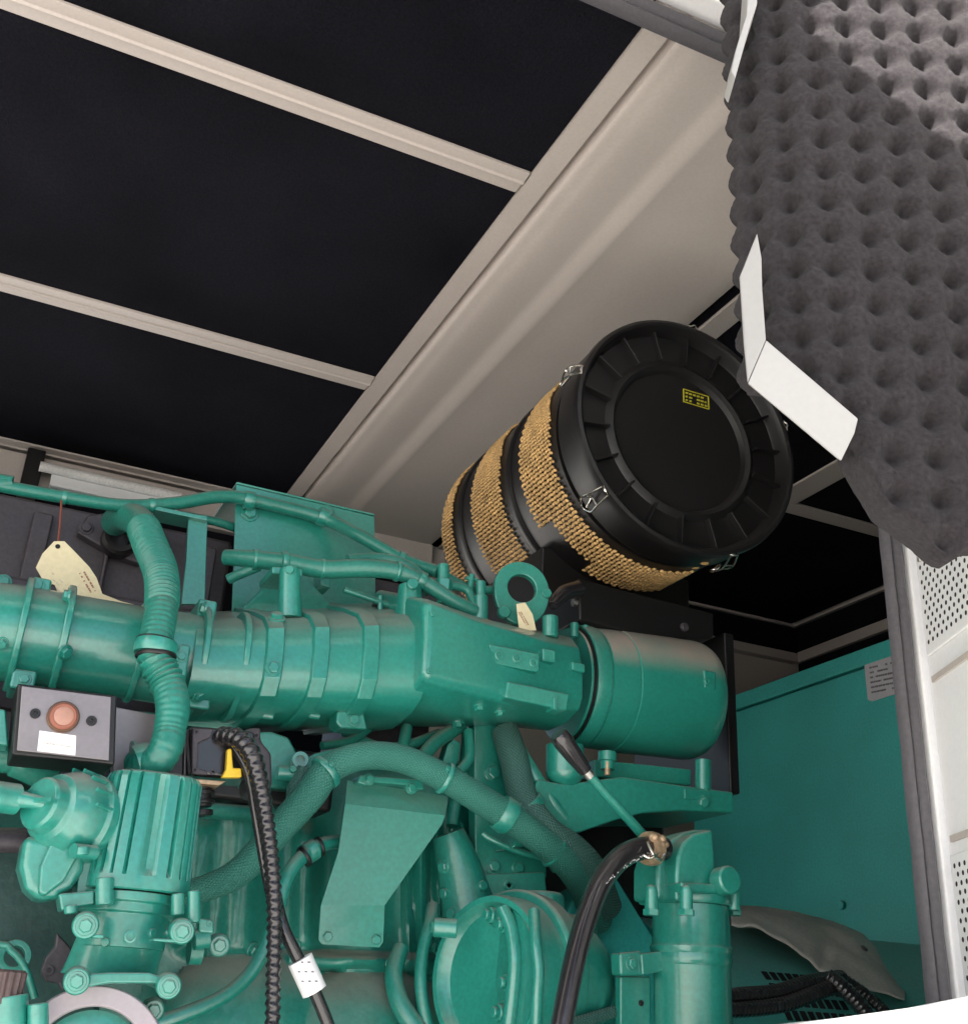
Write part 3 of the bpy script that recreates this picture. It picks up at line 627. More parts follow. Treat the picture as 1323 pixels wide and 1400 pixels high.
# --- lower block shapes
def bump_y(x, y):
    h = 0
    for xc, wd, am, y0, y1, sl in ((556, 6, .016, 1150, 1312, .03), (577, 9, .022, 1120, 1314, .02), (600, 7, .018, 1110, 1300, .03), (330, 34, .030, 1085, 1310, -.05), (418, 17, .022, 1130, 1300, -.02), (500, 26, .018, 1100, 1320, 0), (270, 22, .02, 1120, 1300, -.1), (636, 16, .02, 1100, 1230, .2)):
        xx = (x - xc - sl * (y - 1210)) / wd; win = 1 / (1 + math.exp(-(y - y0) / 9)) / (1 + math.exp((y - y1) / 5))
        h += am * math.exp(-abs(xx) ** 2.6) * win
    if 380 < x < 600: h += .026 * math.exp(-((y - 1316 - .03 * (x - 480)) / 12) ** 4) * min(1, (x - 380) / 15, (600 - x) / 12)
    for cx_0, cy_0, rr_, am in ((505, 1495, 172, .085), (335, 1450, 150, .075)):
        d2 = ((x - cx_0) ** 2 + (y - cy_0) ** 2) / rr_ ** 2
        if d2 < 1: h = max(h, am * math.sqrt(1 - d2))
    return h
cw = MB(); GR = []
for j in range(96):
    y = 1040 + j * 4.2; GR.append([])
    for i in range(110):
        x = 215 + i * 4.2; yy = 1.352 - bump_y(x, y); yy += .0012 * noise.noise(Vector((x * .03, y * .03, 0)))
        if j == 0: yy += .1
        GR[-1].append(cw.bm.verts.new(W(x, y, yy)))
for j in range(95):
    for i in range(109): cw.bm.faces.new((GR[j][i], GR[j + 1][i], GR[j + 1][i + 1], GR[j][i + 1]))
E(cw, 'crankcase_wall', tealc, ang=60)
bos = E(MB().tube([W(612, 1140, 1.30), W(625, 1180, 1.30), W(640, 1245, 1.30)], [.02, .026, .034], n=20), 'casting_boss', tealc)
bolt(592, 1296, 7); bolt(548, 1384, 7); bolt(533, 1318, 6); bolt(606, 1185, 7); bolt(618, 1250, 7); bolt(404, 1292, 7); bolt(345, 1300, 8); bolt(623, 1133, 12, 'socket'); bolt(609, 1222, 7, 'cap'); bolt(658, 1212, 7, 'cap'); 
# tall plate and its bolts
pad([(648, 985), (700, 995), (706, 1040), (742, 1110), (748, 1200), (650, 1215)], 1.30, .02, 'side_plate', .002)
for x, y, r in ((673, 1057, 9), (674, 1185, 8), (708, 1187, 7)): bolt(x, y, r, 'hex')
pad([(655, 1196), (745, 1192), (748, 1225), (660, 1232)], 1.285, .02, 'side_plate', .002); bolt(695, 1210, 8, 'socket')
# shield plate 2 with folded upper and lower leaves
s2 = MB(); Yg = 1.236
vs = [s2.bm.verts.new(p) for p in (W(474, 1068, 1.252), W(612, 1090, 1.252), W(608, 1116, Yg), W(603, 1128, Yg), W(525, 1238, Yg), W(523, 1288, 1.246), W(518, 1295, 1.2475), W(440, 1291, 1.2475), W(435, 1285, 1.246), W(438, 1238, Yg), W(462, 1165, Yg), W(471, 1100, Yg))]
s2.bm.faces.new((vs[0], vs[1], vs[2], vs[11])); s2.bm.faces.new((vs[11], vs[2], vs[3], vs[4], vs[9], vs[10])); s2.bm.faces.new((vs[9], vs[4], vs[5], vs[6], vs[7], vs[8]))
so2 = E(s2, 'guard_plate', teal, ang=4); so2.data.shade_flat(); m_ = so2.modifiers.new('solid', 'SOLIDIFY'); m_.thickness = .003; m_.offset = 0
for x, y in ((447, 1280), (513, 1284)): bolt(x, y, 7, 'hex')
pad([(492, 1060), (578, 1066), (580, 1080), (562, 1080), (556, 1074), (510, 1070), (500, 1074), (488, 1070)], 1.235, .03, 'plate_clip'); bolt(504, 1066, 6); bolt(562, 1078, 6)
# braided hoses
def hose(pts, rpx, m=braidg, **k): return pipe(pts, rpx, 'braided_hose', m, n=22, **k)
hose([(250, 1222, 1.27), (285, 1213, 1.25), (330, 1190, 1.235), (385, 1130, 1.225), (425, 1085, 1.215), (450, 1052, 1.205), (495, 1034, 1.195), (550, 1038, 1.195), (610, 1065, 1.20), (660, 1095, 1.21), (700, 1120, 1.22), (740, 1150, 1.23), (775, 1180, 1.25), (800, 1215, 1.29), (815, 1260, 1.33)], [17, 18, 20, 21, 22, 20, 19, 19, 19, 20, 20, 20, 21, 22, 22])
hose([(690, 1000, 1.29), (703, 1040, 1.27), (715, 1090, 1.255), (745, 1135, 1.24), (785, 1165, 1.25), (810, 1195, 1.27), (828, 1240, 1.31)], [19, 20, 20, 21, 22, 22, 22], braidd)
pipe([(660, 1140, 1.27), (675, 1150, 1.265), (710, 1165, 1.262), (745, 1175, 1.265), (758, 1190, 1.28)], 4.5, 'small_pipe')
pipe([(700, 1005, 1.30), (715, 1035, 1.275), (745, 1085, 1.26), (770, 1120, 1.26)], [8, 10, 11, 12], 'drain_pipe', teal)
for a_ in ((445, 1056, 1.205, 8, -7, 24, 9), (608, 1064, 1.20, 9, 5, 22, 7), (690, 1114, 1.218, 9, 6, 24, 20), (757, 1164, 1.24, 8, 6, 23, 6), (722, 1104, 1.253, 6, 8, 24, 13)): collar(*a_, 'hose_clamp')
for x, y in ((452, 1046), (612, 1052)): bolt(x, y, 4, 'cap')
pipe([(415, 1110, 1.25), (412, 1080, 1.24), (420, 1050, 1.235)], [20, 20, 12], 'braided_hose', braidd, n=20, rib=(.008, .0012))
# small pipes above it
pipe([(545, 1045, 1.28), (552, 1015, 1.29), (556, 995, 1.30)], 8, 'small_pipe'); pipe([(575, 1040, 1.27), (595, 1015, 1.28), (630, 992, 1.30)], 10, 'small_pipe', tealhose); pipe([(628, 1055, 1.26), (642, 1035, 1.265), (640, 1000, 1.28)], 7, 'small_pipe')
pad([(604, 1045), (612, 1018), (620, 1010), (630, 1015), (628, 1040), (612, 1060)], 1.29, .02, 'small_tab'); bolt(619, 1020, 4, 'socket')
# pipe with clamp going down on the left of the guard
pipe([(475, 1150, 1.28), (440, 1155, 1.25), (410, 1175, 1.23), (390, 1205, 1.22), (375, 1260, 1.215), (350, 1320, 1.21), (310, 1360, 1.205), (250, 1388, 1.20), (180, 1410, 1.20)], [9, 10, 10, 10, 10, 10, 10, 11, 12], 'fuel_pipe', teal)
collar(425, 1164, 1.24, 10, -6, 14, 16); collar(416, 1172, 1.234, 10, -7, 15, 5, 'pipe_clamp', black); collar(437, 1158, 1.247, 10, -4, 14, 4, 'pipe_clamp', black)
pipe([(400, 1112, 1.33), (340, 1112, 1.31), (280, 1108, 1.30)], 11, 'small_pipe', tealhose)
# bracket plate behind the connector box
pad([(330, 1000), (372, 1000), (395, 1008), (412, 1040), (430, 1030), (470, 1020), (470, 1060), (430, 1075), (405, 1080), (330, 1075)], 1.27, .03, 'sensor_bracket', .003)
E(MB().lathe(W(410, 1040, 1.25), (-.2, -1, 0), [(-.02, .010), (0, .010), (.006, .009), (.006, .005), (-.003, .005)], 20), 'sensor_boss'); E(MB().cyl(W(378, 1056, 1.245), W(425, 1062, 1.245), .008).cyl(W(424, 1062, 1.245), W(424, 1082, 1.25), .011), 'pressure_sensor', bevel=.001)
bolt(400, 1053, 5, 'cap')
# round cover lower centre
cc = W(678, 1336, 1.185); ca = Vector((-.93, -.36, .02)).normalized(); R0 = .083
E(MB().lathe(cc, ca, [(-.045, R0 * 1.0), (-.045, R0 * 1.10), (-.022, R0 * 1.12), (-.018, R0 * 1.08), (-.018, R0 * .9)], 64), 'cover_housing', tealc, .002)
E(MB().tube([W(548, 1296, 1.30), W(538, 1335, 1.285), (W(548, 1375, 1.27)), W(575, 1415, 1.26)], [.009, .010, .011, .012], n=18), 'casting_web', tealc)
E(MB().tube([W(592, 1240, 1.30), W(588, 1262, 1.285), W(578, 1300, 1.275), W(575, 1350, 1.265), W(585, 1410, 1.26)], [.008, .008, .007, .007, .007], n=16), 'casting_web', tealc)
E(MB().tube([W(640, 1000, 1.34), W(634, 1060, 1.33), W(622, 1100, 1.325), W(618, 1130, 1.32)], .008, n=14), 'casting_web', tealc)
pipe([(470, 1000, 1.33), (520, 1022, 1.31), (560, 1018, 1.30), (600, 1003, 1.31)], 7, 'small_pipe', tealhose); pipe([(440, 1020, 1.29), (480, 1012, 1.30), (512, 990, 1.32)], 6, 'small_pipe', tealhose)
pipe([(655, 1090, 1.285), (690, 1100, 1.275), (720, 1075, 1.28)], 4, 'small_pipe', tealhose)
cov = E(MB().lathe(cc, ca, [(-.02, R0 * .9), (-.02, R0), (.008, R0), (.016, R0 * .97), (.016, R0 * .90), (.006, R0 * .84), (.003, R0 * .80), (.000, .001)], 72), 'round_cover', teal)
E(MB().lathe(cc, Vector((-1, -.12, 0)), [(-.115, .055), (-.09, .072), (-.02, .079), (.0, .074)], 56), 'pump_body', tealc)
PB = [o for o, b in REG if o.name.startswith(('round_cover', 'pump_body'))]
def on(x, y, off=.004):
    h = surf(x, y, PB); return (h[0] + h[1] * off) if h else W(x, y, 1.2)
E(MB().tube([on(690, 1238), on(703, 1270), on(708, 1310), on(706, 1350), on(700, 1400)], .0075, n=14), 'clamp_band'); E(MB().tube([on(728, 1250), on(736, 1290), on(740, 1330), on(738, 1360), on(730, 1405)], .006, n=14), 'clamp_band')
for (x0, y0, x1, y1) in ((672, 1240, 745, 1246), (696, 1266, 800, 1270), (700, 1345, 790, 1352), (690, 1385, 760, 1392)):
    p0 = on(x0, y0, .010); p1 = p0 + X3 * M(p0, (x1 - x0) * 1.05) + Y3 * .008; E(MB().cyl(p0, p1, .0085).cyl(p0 + (p1 - p0) * .1, p0 + (p1 - p0) * .4, .0118).cyl(p0 - (p1 - p0).normalized() * .006, p0, .0055), 'clamp_bolt', bevel=.002)
E(MB().lathe(W(738, 1240, 1.24), Z3, [(-.02, .028), (.012, .028), (.016, .024)], 32).lathe(W(770, 1290, 1.27), Z3, [(-.06, .04), (.02, .04), (.03, .03)], 32), 'pump_cap', teal, .002)
E(MB().cyl(W(592, 1268, 1.20), W(625, 1270, 1.19), .010).cyl(W(588, 1268, 1.20), W(596, 1268, 1.20), .006), 'union_nut', bevel=.002)
# ---- left: ribbed pump with volute
ac = W(197, 1140, 1.10); zr = lambda y: W(197, y, 1.10).z
axz = Vector((ac.x, ac.y, 0)); rA = M(ac, 66)
def rib_ring(z, r, amp, sq=3.2, n=168):
    o = []
    for i in range(n):
        a = 2 * math.pi * i / n; ca_, sa_ = math.cos(a), math.sin(a)
        rr = r - amp * (1 if (math.degrees(a) % 15) < 4.0 else 0)
        o.append(axz + Vector((rr * math.copysign(abs(ca_) ** (2 / sq), ca_), rr * math.copysign(abs(sa_) ** (2 / sq), sa_), z)))
    return o
pm = E(MB().loft([rib_ring(zr(1062), rA * .80, 0), rib_ring(zr(1066), rA * .93, .001), rib_ring(zr(1073), rA * .985, .0045), rib_ring(zr(1195), rA * 1.03, .0045), rib_ring(zr(1205), rA * 1.04, 0), rib_ring(zr(1222), rA * 1.04, 0), rib_ring(zr(1224), rA, 0)]), 'pump_housing', teal, ang=28)
E(MB().lathe(Vector((ac.x - .004, ac.y, 0)), Z3, [(zr(1226), rA * .95), (zr(1226), rA * 1.02), (zr(1238), rA * 1.02), (zr(1240), rA * .93), (zr(1252), rA * .93), (zr(1254), rA * .86), (zr(1300), rA * .86), (zr(1301), rA * .5)][::1], 56), 'pump_neck', teal, .0008)
for x, y0, y1, r in ((143, 1200, 1238, 12), (243, 1222, 1252, 9), (265, 1218, 1262, 9), (97, 1238, 1250, 9)): post(x, y0, y1, 1.055, r, name='screw_boss')
# lower inclined outlet
wdg = MB(); za, zb_ = zr(1296), zr(1338); rr = rA * .86; ring1, ring2 = [], []
for i in range(40):
    a = 2 * math.pi * i / 40; ring1.append(Vector((ac.x - .004 + rr * math.cos(a), ac.y + rr * math.sin(a), za + .010 * (math.sin(a) < 0) * 1))); ring2.append(Vector((ac.x - .008 + rr * 1.08 * math.cos(a), ac.y + .012 + rr * .9 * math.sin(a), zb_)))
wdg.loft([ring1, ring2]); E(wdg, 'pump_outlet', teal, .001)
pad([(105, 1332), (150, 1330), (205, 1330), (238, 1342), (238, 1356), (210, 1345), (150, 1345), (110, 1352)], 1.04, .05, 'outlet_flange', .002)
def lug(x, y, r, Y, dirx=0):
    p = W(x, y, Y); return E(MB().lathe(p, (-.1, -1, -.1), [(-.02, M(p, r)), (0, M(p, r)), (.002, M(p, r * .9))], 28), 'bolt_lug', bevel=.0008)
for x, y, r, Y in ((117, 1266, 18, 1.035), (249, 1274, 17, 1.035), (105, 1342, 18, 1.03), (231, 1349, 17, 1.03), (210, 1382, 15, 1.10)): lug(x, y, r, Y); bolt(x, y, 9.5)
pad([(118, 1278), (142, 1278), (142, 1283), (118, 1282)], 1.035, .02, 'lug_web', .001); pad([(210, 1283), (250, 1285), (250, 1290), (210, 1287)], 1.035, .02, 'lug_web', .001)
for x, y, r in ((145, 1289, 6), (207, 1276, 6), (228, 1275, 7)): bolt(x, y, r, 'cap')
MB().lathe(W(178, 1281, 1.049), (0, -1, 0), [(-.003, .005), (.001, .005), (.0012, .0035), (-.001, .0035)], 16).build('cast_mark', teal, pm)
pad([(272, 1255), (292, 1258), (293, 1277), (272, 1275)], 1.08, .012, 'small_tab'); bolt(286, 1263, 4, 'socket'); lug(300, 1293, 15, 1.16); bolt(300, 1293, 9)
E(MB().cyl(W(265, 1285, 1.09), W(285, 1282, 1.09), .009).cyl(W(258, 1300, 1.11), W(275, 1300, 1.11), .012), 'cable_gland', tealhose)
# volute
vc = W(76, 1106, 1.07); va = Vector((-.80, -.58, .10)).normalized()
E(MB().lathe(vc, va, [(-.042, .034), (-.042, .039), (-.028, .040), (-.026, .036), (-.010, .036), (-.004, .033), (.005, .029), (.007, .0235), (.018, .0225), (.020, .020), (.020, .001)], 56), 'volute_cover', teal, .0008)
vu = va.cross(Z3).normalized(); vz = vu.cross(va).normalized()
rbm = MB()
for k in range(12):
    a = A(-70 + k * 22); d_ = vu * math.cos(a) + vz * math.sin(a); R = Matrix((d_, va.cross(d_), va)).transposed(); rbm.box((.034, -.0012, -.028), (.0395, .0012, -.010), R, vc)
E(rbm, 'volute_fin')
R = Matrix((vu, vz, va)).transposed()
rbm = MB().box((-.022, -.0018, .018), (.022, .0018, .026), R, vc); E(rbm, 'volute_grip')
tg_ = MB(); q = [W(x, y, 1.07) for x, y in [(34, 1140), (95, 1150), (118, 1165), (115, 1190), (100, 1215), (75, 1230), (52, 1232), (35, 1215), (26, 1185)]]; tg_.prism(q, (.0, .045, 0)); E(tg_, 'volute_tongue', teal, .008, seg=3)
tg_ = MB(); q = [W(x, y, 1.064) for x, y in [(70, 1150), (100, 1154), (108, 1170), (88, 1205), (62, 1226), (52, 1222), (54, 1185)]]; tg_.prism(q, (.0, .02, 0)); E(tg_, 'volute_tongue', teal, .004)
pipe([(-300, 1065, 1.06), (-40, 1085, 1.06), (0, 1090, 1.065), (22, 1093, 1.07)], 21, 'inlet_pipe', teal); pipe([(18, 1092, 1.065), (45, 1096, 1.06), (70, 1102, 1.055)], [13, 10, 9], 'inlet_pipe', teal)
post(112, 1158, 1170, 1.05, 10); E(MB().cyl(W(100, 1163, 1.05), W(130, 1166, 1.06), .006), 'screw_boss')
pad([(80, 1222), (130, 1218), (130, 1236), (84, 1246)], 1.06, .03, 'side_flange'); pad([(108, 1172), (132, 1172), (132, 1222), (104, 1222)], 1.08, .03, 'side_flange')
# lower left: casting with shade in its colour, small bits, silver ring
E(MB().prism([W(x, y, 1.22) for x, y in [(-60, 1130), (40, 1130), (130, 1250), (135, 1320), (140, 1420), (-60, 1420)]], (0, .1, 0)), 'side_casting', shadeteal, .01)
pad([(62, 1310), (75, 1295), (78, 1275), (92, 1290), (100, 1300), (105, 1350), (85, 1355), (80, 1345), (62, 1342), (56, 1328)], 1.16, .012, 'hanger_plate', .002, darkcast); bolt(67, 1327, 7, 'socket', darkcast)
lw = W(20, 1308, 1.19); E(MB().lathe(lw, (0, -1, .1), [(-.01, .009), (-.01, .0145), (.002, .0145), (.002, .009), (-.01, .009)], 28), 'washer_ring', tealc, .0008)
pipe([(-300, 1280, 1.17), (-20, 1290, 1.16), (15, 1300, 1.155), (35, 1325, 1.15), (48, 1365, 1.15)], 5, 'small_pipe', tealhose)
pipe([(-600, 1130, 1.19), (-20, 1150, 1.19), (20, 1150, 1.19), (60, 1140, 1.2)], 15, 'inlet_pipe', darkcast)
rc = W(118, 1462, 1.06); E(MB().lathe(rc, (-.15, -1, .0), [(-.02, M(rc, 78)), (-.02, M(rc, 106)), (0, M(rc, 106)), (.002, M(rc, 104)), (.002, M(rc, 80)), (0, M(rc, 78)), (-.02, M(rc, 78))], 96), 'pulley_ring', mat('pale_pulley_steel', (.36, .32, .345), .5, metal=.2, var=.05), .0008)
E(MB().lathe(rc, (-.15, -1, .0), [(-.03, .03), (-.012, M(rc, 74)), (-.008, M(rc, 60)), (-.008, .01)], 64), 'pulley_disc', teal)
post(12, 1362, 1420, 1.04, 26, name='pulley_post'); post(52, 1372, 1420, 1.03, 14, name='pulley_post')
capb = E(MB().lathe(W(8, 1345, 1.04), Z3, [(-.015, .013), (.008, .014), (.010, .012)], 48, rmod=lambda a: 1 + .05 * math.copysign(1, math.sin(a * 14))), 'ridged_cap', brown)
# left edge upper bits and dark gap
pad([(-120, 950), (8, 970), (12, 1020), (-120, 1000)], 1.10, .03, 'side_flange'); pipe([(-500, 990, 1.16), (-20, 1030, 1.16), (25, 1040, 1.16), (70, 1060, 1.17)], 24, 'inlet_pipe', tealhose)
E(MB().box((-.4, 1.29, W(300, 1092, 1.29).z), (.40, 1.395, .285)), 'oil_cooler', black, .006)  # black box stands for the shadow round the connectors
E(MB().box((-.4, 1.30, -.1), (.17, 1.36, .16)), 'oil_cooler', tealc, .006)
pad([(150, 968), (330, 985), (330, 1000), (150, 982)], 1.30, .02, 'cooler_rail', .002)

# ================================================================ stop button box
sb = thing('stop_button_box', 'black box with silver face, round orange button and blank white sticker', 'control box', W(88, 1040, 1.08))
bx = [(30, 938), (152, 953), (149, 1040), (23, 1026)]
MB().prism([W(x, y, 1.075) for x, y in [(24, 934), (160, 951), (157, 1046), (16, 1032)]], (.0, .06, 0)).build('box_body', black, sb, .002)
pl_ = MB().prism([W(x, y, 1.072) for x, y in bx], (0, .0026, 0)).build('face_plate', silver, sb, .0006)
bc = W(86, 981, 1.072)
bz = MB().lathe(bc, (0, -1, 0), [(0, M(bc, 21.5)), (.003, M(bc, 21.5)), (.004, M(bc, 20)), (.004, M(bc, 17)), (.001, M(bc, 16))], 40).build('button_bezel', mat('dark_bronze', (.16, .09, .06), .35, metal=.6), pl_)
MB().lathe(bc, (0, -1, 0), [(0, M(bc, 18)), (.006, M(bc, 18)), (.0075, M(bc, 16)), (.0075, M(bc, 13.5)), (.006, M(bc, 12))], 40).build('push_button', orange, sb)
MB().lathe(bc, (0, -1, 0), [(.004, M(bc, 13.2)), (.0072, M(bc, 13)), (.0085, M(bc, 9)), (.0085, .0002)], 40).build('button_centre', peach, sb)
for x, y in ((48, 976), (125, 986)): bolt(x, y, 7, 'socket', black, name='screw')
MB().prism([W(x, y, 1.0716) for x, y in [(54, 999), (104, 1006), (103, 1033), (51, 1027)]], (0, .0006, 0)).build('sticker', paper, sb, reg=False)
mm_ = MB(); marks(mm_, W(62, 1013, 1.0714), X3 + Z3 * -.02, Z3, (0, -1, 0), .022, .004, 1, .9); mm_.build('sticker_print', grey, sb, reg=False)
# plate beside it
MB().prism([W(x, y, 1.15) for x, y in [(155, 966), (255, 985), (255, 1060), (155, 1060)]], (0, .02, 0)).build('side_plate', silver, sb, .001)

# ================================================================ connector box
cx_ = thing('connector_box', 'square black electrical connector box with yellow latch beside the green hose', 'connector', W(310, 1080, 1.14))
MB().prism([W(x, y, 1.135) for x, y in [(228, 985), (254, 990), (252, 1062), (228, 1060)]], (0, .03, 0)).build('connector_body', black, cx_, .003)
cb1 = MB().prism([W(x, y, 1.13) for x, y in [(259, 992), (330, 997), (350, 1000), (345, 1066), (262, 1060)]], (0, .05, 0)).build('connector_body', rubber, cx_, .004)
MB().prism([W(x, y, 1.124) for x, y in [(263, 995), (292, 997), (288, 1008), (272, 1015), (270, 1050), (284, 1054), (284, 1060), (262, 1058)]], (0, .007, 0)).build('connector_rim', darkcast, cx_, .0015)
for x, y in ((268, 1001), (266, 1053), (291, 1056)): bolt(x, y, 4, 'socket', darkcast, name='screw')
MB().prism([W(x, y, 1.145) for x, y in [(335, 996), (358, 994), (357, 1012), (372, 1030), (373, 1075), (360, 1090), (340, 1085)]], (0, .04, 0)).build('connector_shell', darkcast, cx_, .004); bolt(350, 1006, 5, 'socket', darkcast, name='screw')
MB().prism([W(x, y, 1.116) for x, y in [(311, 1024), (317, 1023), (319, 1050), (330, 1050), (331, 1063), (303, 1063), (309, 1052)]], (0, .008, 0)).build('latch', yellow, cx_, .0015)
MB().cyl(W(274, 1075, 1.15), W(274, 1104, 1.15), .011).cyl(W(274, 1082, 1.15), W(274, 1088, 1.15), .014).cyl(W(274, 1095, 1.15), W(274, 1100, 1.15), .014).cyl(W(274, 1108, 1.15), W(274, 1116, 1.15), .012).build('cable_gland', black, cx_, .001)
MB().prism([W(x, y, 1.126) for x, y in [(254, 1064), (310, 1068), (300, 1074), (256, 1070)]], (0, .03, 0)).build('base_strip', copper, cx_, .001)
# conduit
def cthing(name, label, cat, pts, rpx, m, group=None, **k):
    P = [W(*p) for p in pts]; r = [M(p, rpx if not isinstance(rpx, (list, tuple)) else rpx[i]) for i, p in enumerate(P)]
    return tag(MB().tube(P, r, **k).build(name, m), label, cat, group)
cthing('corrugated_conduit', 'black corrugated conduit hanging down from the connector box', 'cable', [(300, 1006, 1.13), (325, 1010, 1.112), (344, 1032, 1.10), (356, 1075, 1.10), (365, 1130, 1.10), (372, 1190, 1.10), (375, 1250, 1.10), (374, 1320, 1.10), (372, 1420, 1.10)], [12, 13, 13, 12, 11, 11, 10, 10, 10], rubber, n=20, step=.0011, rib=(.0080, .00085), twist=1)
cthing('rubber_cable', 'thin smooth black cable running down beside the corrugated conduit', 'cable', [(318, 1020, 1.125), (338, 1055, 1.115), (348, 1110, 1.112), (362, 1190, 1.112), (372, 1240, 1.112)], 6, rubber)
wc = thing('tagged_cable', 'smooth black cable with a white paper marker wrapped round it', 'cable', W(395, 1400, 1.12))
MB().tube([W(*p) for p in [(374, 1215, 1.118), (386, 1265, 1.112), (402, 1300, 1.11), (420, 1335, 1.11), (440, 1380, 1.11), (455, 1420, 1.11)]], .0062, n=16).build('cable_sheath', rubber, wc)
a0, a1 = W(410, 1312, 1.108), W(430, 1356, 1.108)
MB().lathe(a0, a1 - a0, [(0, .008), (0, .0125), ((a1 - a0).length, .0122), ((a1 - a0).length, .008)], 10).build('cable_marker', paper, wc)
mm_ = MB()
for i in range(9):
    h = surf(404 + i % 3 * 9 + i // 3 * 5, 1316 + i // 3 * 13)
    if h and h[2].name.startswith('cable_marker'): mm_.box(h[0] + h[1] * .0003 - Vector((.0012, .0004, .0006)), h[0] + h[1] * .0003 + Vector((.0012, .0004, .0006)))
if len(mm_.bm.verts): mm_.build('marker_print', ink, wc, reg=False)

# ================================================================ tags
tgA = thing('paper_tag', 'large cream paper tag hung by a red wire behind the intake pipe', 'tag', W(120, 810, 1.33))
q = [(74, 740), (88, 740), (100, 752), (122, 775), (132, 790), (140, 812), (165, 822), (195, 830), (90, 838), (75, 800), (58, 792), (49, 776), (58, 757)]
tt = MB().prism([W(x, y, 1.33) for x, y in q], (0, .0009, 0)).build('tag_card', card, tgA)
MB().lathe(W(79, 747, 1.3293), (0, -1, 0), [(-.0005, .0028), (.0001, .0028)], 14).build('eyelet', hole, tgA, reg=False)
mm_ = MB(); marks(mm_, W(116, 778, 1.3294), W(136, 812, 1.33) - W(116, 778, 1.33), W(124, 774, 1.33) - W(116, 778, 1.33), (0, -1, 0), .03, .010, 2, .8); mm_.build('tag_print', redink, tgA, reg=False)
mm_ = MB(); marks(mm_, W(72, 780, 1.3294), W(100, 805, 1.33) - W(72, 780, 1.33), Z3, (0, -1, 0), .035, .024, 4, .5, .15); mm_.build('tag_print', grey, tgA, reg=False)
MB().tube([W(84, 684, 1.35), W(82, 715, 1.34), W(79, 747, 1.331)], .0013, 8).build('tag_wire', wirered, tgA, reg=False)
tgB = thing('paper_tag', 'small cream paper tag tucked against the lifting eye', 'tag', W(720, 863, 1.20))
MB().prism([W(x, y, 1.222) for x, y in [(708, 826), (718, 824), (728, 840), (733, 862), (712, 862), (710, 845)]], (-.002, .001, 0)).build('tag_card', card, tgB)
mm_ = MB(); marks(mm_, W(713, 836, 1.2212), W(728, 862, 1.22) - W(713, 836, 1.22), W(728, 836, 1.22) - W(713, 840, 1.22), (0, -1, 0), .02, .006, 2, .9); mm_.build('tag_print', redink, tgB, reg=False)

# ================================================================ hand lever
hl = thing('hand_lever', 'green rod lever with black tapered grip and silver collar, leaning left of the filter column', 'lever', W(890, 1150, 1.08))
g0, g1, g2, g3 = W(762, 1003, 1.06), W(800, 1054, 1.07), W(807, 1062, 1.071), W(893, 1158, 1.09)
ax = (g1 - g0).normalized(); l = (g1 - g0).length
MB().lathe(g0, ax, [(0, .001), (.0005, .0085), (.003, .0105), (.01, .0112), (l * .6, .0098), (l, .0075), (l + .001, .005)], 28).build('grip', rubber, hl)
MB().cyl(g1, g2, .0058).build('collar', steel, hl); MB().cyl(g2, g3, .0054, .0056).build('rod', teal, hl)

# ================================================================ filter column
fc = thing('filter_column', 'upright green filter cylinder with domed head, collar bolts and side knob', 'filter', W(945, 1420, 1.10))
c0 = W(945, 1300, 1.10); r0 = M(c0, 52); zc_ = lambda y: W(945, y, 1.10).z; cax = Vector((c0.x, c0.y, 0))
MB().lathe(cax, Z3, [(-.3, r0 * .9), (-.3, r0), (zc_(1322), r0), (zc_(1320), r0 * 1.03), (zc_(1314), r0 * 1.06), (zc_(1306), r0 * 1.03), (zc_(1303), r0 * 1.07), (zc_(1297), r0 * 1.09), (zc_(1292), r0 * 1.03), (zc_(1262), r0 * 1.015), (zc_(1260), r0 * 1.005), (zc_(1245), r0 * 1.01), (zc_(1240), r0)], 72).build('filter_body', teal, fc, ang=40)
MB().lathe(cax, Z3, [(zc_(1240), r0 * .9), (zc_(1239), r0 * 1.10), (zc_(1236), r0 * 1.13), (zc_(1226), r0 * 1.13), (zc_(1222), r0 * 1.08), (zc_(1219), r0 * .9)], 72).build('collar', teal, fc)
for x, dx, Y in ((890, -1.1, 1.06), (938, 0, 1.04), (1003, 1.12, 1.09)):
    p0, p1 = W(x, 1250, Y), W(x, 1218, Y); MB().cyl(p0, p1, .0068).cyl(W(x, 1252, Y), W(x, 1244, Y), .0088, n=6).ball(p1, .0066, 2).build('collar_bolt', teal, fc)
hp = []
for x, y in [(898, 1236), (898, 1180), (903, 1162), (915, 1146), (932, 1136), (950, 1133), (976, 1134), (980, 1170), (980, 1236)]: hp.append((x, y))
hb_ = MB(); fr = [W(x, y, 1.062) for x, y in [(924, 1232), (924, 1195), (926, 1170), (934, 1152), (948, 1140), (974, 1134), (978, 1175), (980, 1232)]]
bk_ = [W(x, y, 1.062) + Vector((-.001, .075, 0)) for x, y in [(924, 1232), (924, 1195), (926, 1170), (934, 1152), (948, 1140), (974, 1134), (978, 1175), (980, 1232)]]
hb_.loft([fr, bk_]); hb_.build('filter_head', teal, fc, .004, seg=3)
hp_ = MB(); hp_.prism([W(x, y, 1.085) for x, y in [(898, 1230), (898, 1186), (904, 1165), (918, 1148), (935, 1138), (950, 1134), (976, 1134), (977, 1230)]], (0, .05, 0)); hp_.build('filter_head', teal, fc, .005, seg=3)
MB().prism([W(x, y, 1.05) for x, y in [(930, 1206), (985, 1209), (988, 1222), (934, 1221)]], (0, .05, 0)).build('head_ledge', teal, fc, .003)
